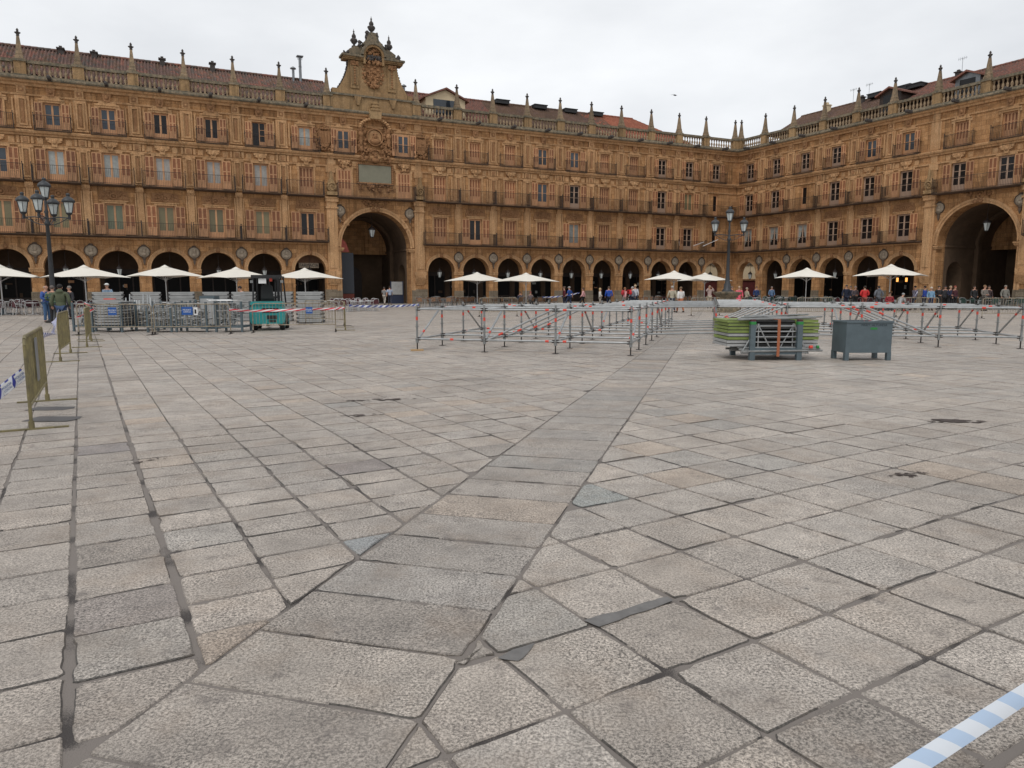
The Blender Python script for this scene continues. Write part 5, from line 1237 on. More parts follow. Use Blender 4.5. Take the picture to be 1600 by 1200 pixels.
cages=[(145,27.6,.85,.9,1.08,'leftmost grey steel cage filled with upright dark plates'),(180,27.0,1.12,.9,1.1,'grey steel trolley under the pile of flat decks, behind the first blue board'),(224,28.0,1.25,.9,1.0,'grey cage of leaning scaffold tubes right of the first blue board'),(258,26.9,.85,.85,.9,'low grey cage heaped with couplers at the gap between barriers'),(308,27.0,1.1,.9,1.1,'grey cage behind the second blue board'),(366,27.0,.95,.85,1.12,'grey cage with white sheets on top, left of the forklift')]
for i,(u,Y,w_,d,h,lab) in enumerate(cages): stillage(gx(u,Y),Y,w_,d,h,R(tr.uniform(-5,5)),lab,mesh=(i!=1))
for k in range(9):
    p=deckpart(.98,.8,.085).build('flat_deck',[M['deck'],M['deckgap']],None,(gx(180,27)+tr.uniform(-.03,.03),27.0,.26+k*.098),R(tr.uniform(-3,3))); tag(p,'flat grey deck, %s, in the low pile behind the left blue board'%(ORD[k]+' from the bottom' if 0<k<8 else ('lowest' if k==0 else 'topmost')),'stage deck','flat decks piled on the trolley')
tubes(gx(145,27.6),27.6,.75,.7,.25,1.0,9,0,'dark upright plates and tubes standing in the leftmost cage','lean')
tubes(gx(224,28),28.0,1.15,.7,.25,1.35,18,0,'long scaffold tubes leaning in the cage right of the first blue board','lean')
tubes(gx(224,28),27.75,1.1,.5,.25,.75,30,0,'heap of couplers and short tubes in the cage right of the first blue board')
tubes(gx(258,26.9),26.9,.7,.7,.24,.7,36,0,'heap of steel couplers at the gap between the barriers')
tubes(gx(308,27),27.0,.9,.7,.24,.8,22,0,'short tubes and couplers in the cage behind the second blue board')
tubes(gx(366,27),27.0,.8,.7,.24,1.0,24,0,'short tubes in the cage left of the forklift')
stillage(gx(270,30),30,1.2,.9,1.1,R(4),'grey cage half hidden behind the low cage of couplers'); tubes(gx(272,30),30,1.0,.7,.25,.95,20,0,'steel parts in the half hidden cage behind the couplers')
stillage(gx(337,30),30,1.1,.9,1.15,R(-3),'tall grey cage half hidden left of the white sheets')
m=MB(); m.box(-.3,.3,-.25,.25,0,1.3); m.box(-.26,.26,-.27,-.25,.1,1.2,1); o=m.build('grey_cabinet',[M['greypaint'],M['deck']],None,(gx(330,29),29,0)); tag(o,'upright blue grey metal cabinet behind the cages left of the forklift','cabinet')
for k,(u,Y,z,a) in enumerate(((349,26.7,1.14,8),(362,26.8,1.155,-14),(345,27.0,1.17,25))):
    m=MB(); m.box(-.42,.42,-.16,.16,0,.016); m.box(-.42,-.39,-.16,.16,.016,.03); o=m.build('white_sheet',M['white'],None,(gx(u,Y),Y,z),R(a)); tag(o,['lowest','middle','topmost'][k]+' of the white boards lying on the cage left of the forklift','board','white boards on the cage')
m=MB(); m.box(-.34,.34,-.2,.2,0,.02); m.box(-.1,.25,-.12,.12,.02,.06,1); o=m.build('red_edged_sheet',[M['deck'],M['orange']],None,(gx(172,27),27,1.17),R(10)); tag(o,'grey board with red markings on top of the low deck pile','board')
# blue boards on the barriers
for (x,y,rz,w_,h,lab) in ((gx(180,25.1),25.08,0,.29,.27,'small blue board with white lettering on the left steel barrier'),(gx(297,25.35),25.28,R(12),.36,.28,'small blue board with white lettering on the middle steel barrier'),(gx(485,26.5),26.5,R(12),.24,.24,'small blue board with white lettering on the steel barrier right of the forklift')):
    m=MB(); m.box(-w_/2,w_/2,-.012,0,0,h); o=m.build('sign_board',M['blue'],None,(x,y-.05,.68),rz); tag(o,lab,'sign','blue boards tied to the barriers')
    for k,(t_,z) in enumerate((('PELIGRO',.62),('CARGA',.38))): text_obj(t_,h*.25,M['white'],o,tm(0.0,-.014,h*z),ext=.001)
m=MB(); m.box(-.07,.07,-.01,0,0,.27); m.box(-.03,.03,-.014,-.01,.05,.2,1); o=m.build('notice_sheet',[M['white'],M['black']],None,(gx(309,25.4),25.33,.67),R(12)); tag(o,'white notice sheet hanging beside the middle blue board','notice')
# ---- forklift (rear and left side towards the camera)
def forklift():
    r=empty('forklift',(gx(423,28.4),28.4,0),R(12)); tag(r,'teal and black forklift truck with an overhead guard seen from behind','forklift')
    m=MB()
    P=[(-.62,.34),(-.56,.26),(.56,.26),(.62,.34),(.64,.62),(.60,.88),(-.60,.88),(-.64,.62)]
    m.prism(P,-.95,-.45,0); m.prism([(-.56,.62),(.56,.62),(.55,.98),(-.55,.98)],-.93,-.3,0); m.prism([(-.60,.98),(.60,.98),(.56,1.10),(-.56,1.10)],-.98,-.1,0)
    m.box(-.18,.42,-.965,-.945,.68,.86,1); m.box(-.0,.36,-.975,-.95,.44,.58,1); m.box(.05,.32,-.975,-.95,.33,.40,1)
    m.build('counterweight',[M['teal'],M['black']],r)
    m=MB(); m.box(-.52,.52,-.3,.95,.3,.72); m.prism([(-.5,.72),(.5,.72),(.45,1.0),(-.45,1.0)],.7,.95); m.build('body',M['teal'],r)
    def wheel(x,y,R_,w_):
        q=MB(); T=Matrix.Translation((x,y,R_))@Matrix.Rotation(R(90),4,'Y'); q.lathe([(R_*.5,-w_/2),(R_*.92,-w_/2),(R_,-w_*.35),(R_,w_*.35),(R_*.92,w_/2),(R_*.5,w_/2)],20,M=T); o=q.build('wheel',M['rubber'],r)
        q=MB(); q.lathe([(.05,-w_/2-.005),(R_*.5,-w_/2-.01),(R_*.52,w_/2+.01),(.05,w_/2)],14,M=T); q.build('rim',M['teal'],o)
    for s in (-1,1): wheel(s*.50,-.48,.23,.17); wheel(s*.53,.75,.27,.2)
    m=MB(); 
    for s in (-1,1):
        m.path([(s*.52,-.62,1.08),(s*.50,-.5,2.02)],.032,8); m.path([(s*.54,.85,.9),(s*.50,.55,2.04)],.032,8); m.box(s*.5-.04,s*.5+.04,-.6,.6,2.0,2.06)
    for i in range(7): y=-.55+i*.18; m.box(-.5,.5,y,y+.05,2.02,2.05)
    m.box(-.56,.56,-.66,-.58,1.98,2.1); m.build('overhead_guard',M['black'],r)
    m=MB(); m.box(-.28,.2,-.28,.25,1.1,1.24); m.prism([(-.27,1.2),(.19,1.2),(.17,1.66),(.10,1.72),(-.18,1.72),(-.25,1.66)],-.34,-.22); m.build('seat',M['rubber'],r)
    m=MB()
    for s in (-1,1): m.box(s*.24-.05,s*.24+.05,1.05,1.15,.1,2.05); m.box(s*.12-.03,s*.12+.03,1.16,1.2,.2,1.95)
    m.box(-.3,.3,1.06,1.14,1.95,2.03); m.box(-.3,.3,1.06,1.14,1.2,1.28); m.build('mast',M['black'],r)
    for s in (-1,1): m=MB(); m.box(s*.25-.05,s*.25+.05,1.2,2.2,.06,.1); m.build('fork',M['black'],r)
    m=MB(); m.lathe([(.055,1.86),(.06,1.9),(.055,1.98)],10,(.14,-.5,0)); m.build('beacon',mat('red_beacon',(.6,.06,.03),.3),r)
    m=MB(); m.box(-.3,-.02,-.60,-.59,1.78,1.97); o=m.build('notice',M['white'],r)
    m=MB(); m.path([(.05,.35,1.0),(.02,.2,1.35)],.02,6); m.lathe([(.17,0),(.18,.015),(.17,.03)],16,(.02,.2,1.35)); m.build('steering_wheel',M['black'],r)
    m=MB(); m.box(-.66,-.62,-.4,.2,.3,.62); m.box(.62,.66,-.4,.2,.3,.62); m.build('step',M['black'],r)
    for s in (-1,1): m=MB(); m.box(s*.55-.05,s*.55+.05,-.62,-.57,1.8,1.9); m.build('mirror',M['steel2'],r)
forklift()
# ---- grey box with legs
def greybox():
    r=empty('storage_box',(7.80,16.12,0),R(3)); tag(r,'blue grey painted steel box on four short legs with a green label','storage box'); w_,d,h=1.03,.62,.83
    m=MB(); t=.03
    m.box(-w_/2,w_/2,-d/2,-d/2+t,.17,h); m.box(-w_/2,w_/2,d/2-t,d/2,.17,h); m.box(-w_/2,-w_/2+t,-d/2+t,d/2-t,.17,h); m.box(w_/2-t,w_/2,-d/2+t,d/2-t,.17,h); m.box(-w_/2+t,w_/2-t,-d/2+t,d/2-t,.19,.22)
    for a,b,c_,e in ((-w_/2-.015,w_/2+.015,-d/2-.02,-d/2+.05),(-w_/2-.015,w_/2+.015,d/2-.05,d/2+.02),(-w_/2-.02,-w_/2+.05,-d/2+.05,d/2-.05),(w_/2-.05,w_/2+.02,-d/2+.05,d/2-.05)): m.box(a,b,c_,e,h-.003,h+.035)
    m.build('body',M['greypaint'],r)
    for sx in (-1,1):
        for sy in (-1,1): q=MB(); x,y=sx*(w_/2-.04),sy*(d/2-.04); q.box(x-.045,x+.045,y-.045,y+.045,0,.19); q.build('leg',M['greypaint'],r)
    m=MB(); m.box(.02,.17,-d/2-.006,-d/2-.001,.68,.725); m.build('green_label',M['grn'],r)
    text_obj('PINET  ALTURESA',.07,mat('dark_stencil',(.02,.03,.04),.7),r,tm(.1,-d/2-.002,.775),ext=.001,sx=1.05)
    q=MB(); 
    for i in range(12): a=rnd.uniform(-.4,.4); q.tube((rnd.uniform(-.4,.1),rnd.uniform(-.3,.3),.74+rnd.random()*.06),(rnd.uniform(0,.45),rnd.uniform(-.3,.3),.78+rnd.random()*.1),.024,6,mi=rnd.choice((0,0,1)))
    o=q.build('scaffold_tubes',[M['steel'],M['orange']],None,(7.84,16.25,0),R(6)); tag(o,'loose tubes lying in the grey box','scaffold tubes')
greybox()
# ---- rack with green edged decks, braces and an orange strap
def rack():
    x0,y0=5.80,16.2; r=empty('transport_rack',(x0,y0,0),R(1)); tag(r,'blue grey steel transport rack with two tall posts and green caps','rack')
    m=MB()
    for s in (-1,1):
        for y in (-.3,1.0): q=MB(); q.box(s*.52-.055,s*.52+.055,y-.055,y+.055,0,.86); q.box(s*.52-.058,s*.52+.058,y-.058,y+.058,.79,.85,1); q.box(s*.52-.05,s*.52+.05,y-.05,y+.05,.86,.90,2); q.build('corner_post',[M['greypaint'],M['grn'],M['burg']],r)
    m.box(-.465,.465,-.34,-.27,.13,.27); m.box(-.465,.465,.97,1.03,.13,.27); m.box(-.56,-.5,-.25,.95,.16,.22); m.box(.5,.56,-.25,.95,.16,.22); m.build('base_frame',M['greypaint'],r)
    n=8
    for k in range(n):
        q=MB(); z=.30+k*.075; jx=rnd.uniform(-.02,.02); q.box(-1.02+jx,-.47,-.18,.9,z,z+.058); q.box(.47,1.0+jx,-.18,.9,z,z+.058); q.box(-.47,.47,-.15,.88,z+.005,z+.05,1); q.box(-1.03+jx,-.48,-.185,-.17,z+.058,z+.066,1); q.box(.48,1.01+jx,-.185,-.17,z+.058,z+.066,1); o=q.build('deck_board',[M['lime'] if k in (2,4,5,6,7) else M['deck'],M['deckgap']],None,(x0,y0,0),R(1)); tag(o,'%s stage panel, %s in the transport rack'%('lime green edged' if k in (2,4,5,6,7) else 'grey','topmost' if k==n-1 else ('lowest' if k==0 else ORD[k]+' from the bottom')),'stage panel','panels lying in the transport rack')  # dark middles and strips paint in the shade of the hollow and gaps
    def frame(dx,dy,lab,flip=1):    # welded guard rail frames leaning on the rack
        q=MB(); R_=.017
        q.tube((-.66,0,.14),(-.36,0,.80),.017,7); q.tube((.42,0,.80),(.80,0,.14),.017,7)
        for k in range(6): z=.16+k*.118; t=(z-.14)/.66; q.tube((-.66+.3*t,0,z),(.80-.38*t,0,z),R_,6)
        q.tube((.10,0,.16),(.45,0,.80),R_,6); q.tube((.43,0,.16),(.43,0,.78),R_,6)
        o=q.build('guard_rail_frame',M['steel'],None,(x0+dx,y0+dy,.0),R(1)); o.scale=(flip,1,1); tag(o,lab,'guard rail','tapering guard rail frames leaning on the rack')
    frame(-.02,-.215,'nearest tapering grey guard rail frame leaning on the rack'); frame(.06,-.255,'second tapering guard rail frame, mirrored, leaning on the rack',-1)
    q=MB(); q.box(-.03,.03,-.50,-.485,.1,.9); q.box(-.03,.03,-.5,.95,.9,.91); o=q.build('ratchet_strap',M['strap'],None,(x0-.01,y0,0),R(1)); tag(o,'orange ratchet strap wrapped over the middle of the rack','strap')
    q=MB(); [q.tube((-.8+.1*i,-.25+.13*i,.905+.03*(i%3)),(.7+.08*i,-.1+.1*((i*5)%7),.91+.035*((i+1)%3)),.02,7) for i in range(7)]; q.tube((-.85,-.3,.895),(.95,-.1,.93),.022,8); q.tube((-.7,-.2,.9),(.6,.2,.92),.02,8); o=q.build('scaffold_tubes',M['steel2'],None,(x0,y0,0)); tag(o,'several long tubes lying across the top of the rack','scaffold tubes')
    q=MB()
    for i in range(9): z=.2+.035*(i%4); y=-.35+.1*i; q.tube((-.95+rnd.random()*.2,y,z),(.95+rnd.random()*.22,y,z+.02),.024,7,mi=0); 
    q.tube((.72,-.38,.30),(.79,-.38,.30),.036,8,mi=1); q.tube((.88,-.38,.30),(.93,-.38,.30),.036,8,mi=2)
    o=q.build('scaffold_tubes',[M['steel2'],M['orange'],M['grn']],None,(x0,y0,0)); tag(o,'dark tubes lying under the panels of the rack with red and green bands','scaffold tubes')
rack()
# noticeboard inside the tall arch
p=loc2w(GL,-44.4,1.9); m=MB(); m.box(-.6,.6,-.06,.06,.95,2.3); m.box(-.7,-.6,-.07,.07,0,2.35,1); m.box(.6,.7,-.07,.07,0,2.35,1); m.box(-.6,.6,-.08,.08,0,.9,1); o=m.build('notice_board',[M['deck'],mat('dark_blue_board',(.012,.02,.05),.6)],None,p,AL); tag(o,'free standing notice board with a dark blue base inside the tall central arch','notice board')
# bird
m=MB(); m.blob((0,0,0),.16,.05,.05,0,8,5); m.add([(-.05,0,.03),(.08,0,.03),(.05,.34,.12),(-.1,.42,.10)],[(0,1,2,3),(3,2,1,0)]); m.add([(-.05,0,.03),(.08,0,.03),(-.02,-.3,-.08),(-.14,-.36,-.12)],[(0,1,2,3),(3,2,1,0)]); m.add([(-.14,0,0),(-.28,.04,.0),(-.28,-.04,0)],[(0,1,2)])
o=m.build('bird',M['black'],None,tuple(up3(1055,149,55)),R(30),fix=False); tag(o,'small dark bird flying in the sky above the facade','bird')
# ================================================================ PEOPLE
def skin(nodes,edges,rad,root,sub=1,name='sk'):
    bm=bmesh.new(); lay=bm.verts.layers.skin.verify(); V={}
    for k,p in nodes.items():
        v=bm.verts.new(p); r=rad[k]; v[lay].radius=(r if isinstance(r,tuple) else (r,r)); v[lay].use_root=(k==root); V[k]=v
    for a,b in edges: bm.edges.new((V[a],V[b]))
    me=bpy.data.meshes.new(name); bm.to_mesh(me); bm.free(); o=bpy.data.objects.new(name,me); COL.objects.link(o)
    m=o.modifiers.new('s','SKIN'); m.use_smooth_shade=True; m2=o.modifiers.new('u','SUBSURF'); m2.levels=sub; m2.render_levels=sub
    bpy.context.view_layer.update(); res=bpy.data.meshes.new_from_object(o.evaluated_get(bpy.context.evaluated_depsgraph_get()))
    bpy.data.objects.remove(o); bpy.data.meshes.remove(me); return res
CM={}
def cmat(c,r=.8):
    k=tuple(round(x,3) for x in c)+(r,)
    if k not in CM: CM[k]=mat('cloth_%d'%len(CM) if r>.6 else 'skin_tone',c,r,var=.15,vscale=9)
    return CM[k]
SKIN_=(.46,.25,.17)
def person(loc,rz,label,top,bottom,hair=(.05,.03,.02),H=1.72,pose='stand',arms='down',coat=False,skirt=None,cap=None,hood=False,shoe=(.03,.025,.02),stripe=None,build=1.0,bald=False,grp='people on the plaza',sleeves=True,lean=0.0,longhair=False):
    s=H/1.75; q=random.Random(label)
    r=empty('person',(loc[0],loc[1],loc[2] if len(loc)>2 else 0),rz); tag(r,label,'person',grp)
    b=build
    N={'pel':(0,0,.96),'sp':(0,.0,1.12),'ch':(0,-.005,1.30),'uc':(0,-.01,1.42),'nk':(0,.0,1.50),'jaw':(0,.025,1.575),'hd':(0,.012,1.66),'top':(0,.0,1.725)}
    for k in ('sp','ch','uc','nk','jaw','hd','top'): N[k]=(N[k][0],N[k][1]+lean*(N[k][2]-.96),N[k][2]-lean*lean*.3*(N[k][2]-.96))
    wa=.0
    if pose=='walk': sw=((.16,.24,.5,.30),( -.14,-.05,.48,-.30))
    elif pose=='sit': sw=None
    else: sw=((.02,.03,.5,.0),(-.02,.0,.5,-.02))
    for i,S in enumerate((-1,1)):
        x=S*.095
        if pose=='sit':
            N['hip%d'%i]=(x,0,.92); N['kn%d'%i]=(x*1.2,.42,.93); N['an%d'%i]=(x*1.1,.44,.52); N['to%d'%i]=(x*1.1,.56,.47)
        else:
            a,kf,kz,f=sw[i] if pose=='walk' else sw[i]
            N['hip%d'%i]=(x,0,.90); N['kn%d'%i]=(x*(1.05),kf,.50); N['an%d'%i]=(x*(1.05 if pose=='walk' else 1.25),f,.09 if f>-.2 else .14); N['to%d'%i]=(x*1.3,f+.15,.04 if f>-.2 else .05)
        sh=(S*.185*b,N['uc'][1],N['uc'][2]-.01); N['sh%d'%i]=sh
        ar=arms if isinstance(arms,str) else arms[i]
        if ar=='down': el=(S*.245*b,sh[1]-.03,1.14); ha=(S*.25*b,sh[1]+.08,.90)
        elif ar=='swingf': el=(S*.24*b,sh[1]+.05,1.15); ha=(S*.23*b,sh[1]+.24,.96)
        elif ar=='swingb': el=(S*.25*b,sh[1]-.12,1.16); ha=(S*.26*b,sh[1]-.14,.91)
        elif ar=='front': el=(S*.25*b,sh[1]+.03,1.14); ha=(S*.10,sh[1]+.26,1.10)
        elif ar=='belly': el=(S*.26*b,sh[1]-.02,1.15); ha=(S*.05,sh[1]+.2,1.06)
        elif ar=='up': el=(S*.30*b,sh[1]+.14,1.33); ha=(S*.12,sh[1]+.25,1.60)
        elif ar=='rest': el=(S*.27*b,sh[1]+.14,1.22); ha=(S*.22,sh[1]+.42,1.20)
        elif ar=='pocket': el=(S*.29*b,sh[1]-.07,1.16); ha=(S*.20*b,sh[1]+.05,.98)
        N['el%d'%i]=el; N['wr%d'%i]=tuple(el[j]+(ha[j]-el[j])*.88 for j in range(3)); N['ha%d'%i]=ha
    N={k:tuple(c*s for c in v) for k,v in N.items()}
    if pose=='sit': N={k:(v[0],v[1],v[2]-.45*s) for k,v in N.items()}
    R_={'pel':(.135*b,.10),'sp':(.125*b,.09),'ch':(.15*b,.105),'uc':(.12*b,.085),'nk':.055,'jaw':(.062,.07),'hd':(.08,.098),'top':(.055,.07)}
    for i in (0,1): R_.update({'hip%d'%i:.088,'kn%d'%i:.06,'an%d'%i:.042,'to%d'%i:.035,'sh%d'%i:.058,'el%d'%i:.043,'wr%d'%i:.028,'ha%d'%i:(.022,.038)})
    E=[('pel','sp'),('sp','ch'),('ch','uc'),('uc','nk'),('nk','jaw'),('jaw','hd'),('hd','top')]
    for i in '01': E+=[('pel','hip'+i),('hip'+i,'kn'+i),('kn'+i,'an'+i),('an'+i,'to'+i),('uc','sh'+i),('sh'+i,'el'+i),('el'+i,'wr'+i),('wr'+i,'ha'+i)]
    me=skin(N,E,{k:(tuple(c*s for c in v) if isinstance(v,tuple) else v*s) for k,v in R_.items()},'pel')
    # face, ears and fingers are added to the same body mesh
    mb=MB(); hd=Vector(N['hd']); 
    mb.blob((hd.x,hd.y+.10*s,hd.z-.025*s),.013,.022,.024,0,6,4)
    for S in (-1,1): mb.blob((hd.x+S*.083*s,hd.y-.005,hd.z-.02*s),.012,.022,.032,0,6,4); mb.blob((hd.x+S*.032*s,hd.y+.088*s,hd.z+.012*s),.011,.009,.007,1,6,4)
    mb.box(hd.x-.022,hd.x+.022,hd.y+.086*s,hd.y+.094*s,hd.z-.066*s,hd.z-.060*s,2)
    for i in (0,1):
        h=Vector(N['ha%d'%i]); w_=Vector(N['wr%d'%i]); d=(h-w_).normalized(); sd=d.cross(Vector((0,1,0))); sd=(sd if sd.length>.2 else d.cross(Vector((1,0,0)))).normalized(); c=d.cross(sd)
        for k,(o_,L_) in enumerate(((-.027,.062),(-.009,.075),(.009,.07),(.027,.055))):
            p=h+sd*o_; m_=p+d*L_*.55; mb.tube(p,m_,.009,5,.0085); mb.tube(m_,m_+(d*.8+c*.55).normalized()*L_*.5,.0085,5,.006)
        p=h-d*.03-sd*.03; mb.tube(p,p-sd*.022+d*.035,.011,5,.009); mb.tube(p-sd*.022+d*.035,p-sd*.02+d*.065+c*.01,.009,5,.007)
    bm=bmesh.new(); bm.from_mesh(me); nb=len(bm.verts)
    vs=[bm.verts.new(v) for v in mb.v]
    for f,mi in zip(mb.f,mb.m):
        try: x=bm.faces.new([vs[k] for k in f]); x.material_index=mi; x.smooth=True
        except ValueError: pass
    bm.to_mesh(me); bm.free(); me.materials.clear()
    for m_ in (cmat(SKIN_,.55),cmat((.03,.02,.02),.5),cmat((.30,.10,.08),.5)): me.materials.append(m_)
    o=bpy.data.objects.new('body',me); COL.objects.link(o); o.parent=r
    def cl(name,keys,edges,grow,m_,root,extra={}):
        nn={k:N[k] for k in keys}; rr_={}
        for k in keys:
            v=extra.get(k,R_[k]); g=grow; rr_[k]=((v[0]*s+g,v[1]*s+g) if isinstance(v,tuple) else v*s+g)
        me=skin(nn,edges,rr_,root); me.materials.clear(); me.materials.append(m_); o=bpy.data.objects.new(name,me); COL.objects.link(o); o.parent=r; return o
    # top
    N['hem']=(0,N['pel'][1],N['pel'][2]-.10*s); R_['hem']=(.15*b,.115)
    ks=['hem','pel','sp','ch','uc']+[a+i for i in '01' for a in ('sh','el')]+([a+i for i in '01' for a in ('wr',)] if sleeves else [])
    ed=[('hem','pel'),('pel','sp'),('sp','ch'),('ch','uc')]+[('uc','sh'+i) for i in '01']+[('sh'+i,'el'+i) for i in '01']+([('el'+i,'wr'+i) for i in '01'] if sleeves else [])
    tm_=cmat(top)
    if stripe:
        tm_=bpy.data.materials.new('striped_cloth'); tm_.use_nodes=True; n=tm_.node_tree.nodes; l=tm_.node_tree.links; b_=n['Principled BSDF']; b_.inputs['Roughness'].default_value=.85
        tcn=n.new('ShaderNodeTexCoord'); wv=n.new('ShaderNodeTexWave'); wv.bands_direction='Z' if stripe[1]=='h' else 'X'; wv.inputs['Scale'].default_value=4.2; l.new(tcn.outputs['Object'],wv.inputs[0])
        x=n.new('ShaderNodeMix'); x.data_type='RGBA'; g_=n.new('ShaderNodeMath'); g_.operation='GREATER_THAN'; g_.inputs[1].default_value=.6; l.new(wv.outputs['Fac'],g_.inputs[0]); l.new(g_.outputs[0],x.inputs['Factor']); x.inputs['A'].default_value=(*top,1); x.inputs['B'].default_value=(*stripe[0],1); l.new(x.outputs['Result'],b_.inputs['Base Color'])
    t=cl('jacket' if sleeves else 'shirt',ks,ed,.02,tm_,'ch',{'pel':(.158*b,.12),'wr0':.036,'wr1':.036,'el0':.05,'el1':.05})
    if hood: m=MB(); m.blob((0,N['nk'][1]-.07,N['nk'][2]-.0),.13,.09,.09,0,10,6,.15); m.build('hood',tm_,r)
    if skirt or coat:
        m=MB(); z0=(.42 if coat else .40)*s; zt=.98*s
        m.lathe([(.20*b,z0),(.19*b,z0+.2),(.155*b,zt)],12); m.build('skirt' if skirt else 'coat_skirt',cmat(skirt or top),r)
    ks=['pel']+[a+i for i in '01' for a in ('hip','kn','an')]; ed=[('pel','hip'+i) for i in '01']+[('hip'+i,'kn'+i) for i in '01']+[('kn'+i,'an'+i) for i in '01']
    cl('trousers',ks,ed,.016,cmat(bottom),'pel')
    for i in (0,1):
        a=Vector(N['an%d'%i]); t_=Vector(N['to%d'%i]); m=MB(); c=(a+t_)/2; z=max(.045,c.z-.01); m.blob((c.x,c.y,z if pose!='sit' else c.z),.052,.145,.05,0,8,6); m.build('shoe',cmat(shoe),r)
    m=MB(); h=N['hd']
    if not bald:
        m.blob((h[0],h[1]-.022*s,h[2]+.028*s),.094*s,.105*s,.088*s,0,12,8,.06)
        if longhair: m.blob((h[0],h[1]-.06*s,h[2]-.06*s),.088*s,.06*s,.13*s,0,10,6,.12)
    else:
        for S in (-1,1): m.blob((h[0]+S*.07*s,h[1]-.03,h[2]-.01),.024,.05,.04,0,7,5)
        m.blob((h[0],h[1]-.085*s,h[2]-.02),.06,.03,.04,0,7,5)
    m.build('hair',cmat(hair),r)
    if cap:
        m=MB(); m.blob((h[0],h[1],h[2]+.045*s),.1*s,.11*s,.065*s,0,12,6); m.box(h[0]-.07,h[0]+.07,h[1]+.06,h[1]+.17,h[2]+.035*s,h[2]+.05*s); m.build('cap',cmat(cap),r)
    return r
def backpack(p,rz,c,lab):
    m=MB(); m.blob((0,0,0),.15,.10,.21,0,10,7,.06); m.blob((0,-.08,-.05),.10,.05,.10,0,8,5); o=m.build('backpack',cmat(c),None,p,rz); tag(o,lab,'backpack'); 
    for S in (-1,1): m=MB(); m.path([(S*.09,.08,.16),(S*.1,.2,.17),(S*.1,.26,.05),(S*.1,.15,-.12)],.018,5); m.build('shoulder_strap',cmat(c),o)
JEAN=(.035,.065,.14); NAVY=(.012,.018,.04); BLK=(.015,.015,.017)
def at(u,Y): return (gx(u,Y),Y,0)
# facing: rz=0 looks away from the camera (+y), 180 looks towards it
person(at(75,34.2),R(-100),'bald man in a blue jacket and jeans, leftmost of the talking men',(.045,.10,.33),(.05,.11,.22),bald=True,hair=(.4,.38,.35),arms='belly',build=1.05,H=1.76,lean=.05)
person(at(86,33.0),R(20),'man in a dark green pale striped jacket beside the bald man',(.015,.06,.035),BLK,hair=(.12,.10,.09),arms='belly',stripe=((.16,.19,.12),'h'),build=1.12)
person(at(99,27.2),R(15),'dark haired man in an olive hooded jacket seen from behind',(.085,.10,.055),JEAN,hair=(.012,.01,.01),hood=True,arms='down',build=1.22,H=1.74)
person(at(112,38),R(150),'person with short grey hair half hidden behind the olive jacketed man',(.03,.03,.035),BLK,hair=(.2,.18,.16))
person(at(171,38.5),R(185),'man in a white cap and pale blue patterned shirt behind the leftmost tall stack',(.25,.34,.44),JEAN,cap=(.7,.7,.68),hair=(.2,.18,.16),arms=('rest','down'),H=1.86,stripe=((.10,.15,.22),'v'))
person(at(213,43),R(200),'seated person in dark clothes behind the second tall stack',(.10,.05,.05),BLK,pose='sit',arms='belly')
person(at(342,41.5),R(160),'seated person with a bare arm raised behind the fourth tall stack',(.03,.03,.03),BLK,pose='sit',arms='up',sleeves=False)
person(at(383,38.4),R(120),'dark haired man in a white shirt leaning behind the stack left of the forklift',(.72,.72,.72),NAVY,hair=(.012,.01,.01),arms='rest',lean=.28,H=1.72)
person(at(601,71),R(-8),'man in a grey shirt and pale trousers walking into the tall central arch',(.24,.24,.24),(.42,.38,.33),pose='walk',arms=('swingf','swingb'),hair=(.08,.06,.05),sleeves=False)
person(at(609.5,70),R(10),'man in a blue and white striped shirt walking into the tall central arch',(.50,.54,.60),(.03,.035,.06),pose='walk',arms=('swingb','swingf'),stripe=((.12,.18,.34),'v'),hair=(.02,.015,.012),H=1.8,sleeves=False)
person(at(813,66),R(170),'seated person in black among the brown chairs',(.03,.035,.06),BLK,pose='sit',arms='belly')
person(at(829,66.5),R(190),'seated person with red hair ornament among the brown chairs',(.15,.12,.12),BLK,pose='sit',arms='belly',hair=(.25,.03,.03))
person(at(881.5,61.5),R(95),'person in dark red half hidden behind the man in the blue shirt',(.10,.012,.02),NAVY,hair=(.12,.08,.06))
person(at(889.5,60),R(60),'stout man in a bright blue shirt walking in front of the arcade',(.02,.07,.28),(.02,.03,.07),pose='walk',arms=('swingf','swingb'),sleeves=False,build=1.15,hair=(.3,.28,.26),cap=(.35,.32,.3))
person(at(911,60),R(80),'woman in a pale pink jacket walking in front of the arcade',(.62,.33,.33),BLK,pose='walk',arms=('swingf','swingb'),hair=(.06,.03,.02),longhair=True,H=1.62)
person(at(937.5,58.5),R(-95),'blonde woman in a white cardigan',(.66,.62,.56),(.30,.26,.22),hair=(.5,.36,.18),arms='belly',H=1.6,longhair=True)
person(at(951,59),R(5),'man in a vivid royal blue jacket seen from behind',(.015,.07,.38),NAVY,hair=(.10,.07,.05),arms='down',build=1.12)
person(at(976,56.5),R(-60),'woman in a pink top carrying a red backpack',(.68,.34,.35),(.25,.22,.2),hair=(.28,.12,.05),arms=('front','swingb'),pose='walk',H=1.64)
person(at(987.5,56),R(60),'person in a dark striped top with a bright red backpack',(.05,.06,.12),NAVY,hair=(.35,.34,.34),stripe=((.4,.4,.42),'h'),pose='walk',arms=('swingf','swingb'),H=1.7)
person(at(992,57.5),R(20),'tall fair haired man in white with blue stripes',(.55,.56,.6),NAVY,hair=(.45,.35,.22),H=1.84)
backpack((gx(972,56.5),56.3,1.25),R(-60),(.42,.02,.03),'dark pink backpack on the woman in the pink top'); backpack((gx(984.5,55.8),55.75,1.28),R(60),(.55,.015,.02),'bright red backpack on the person in the striped top')
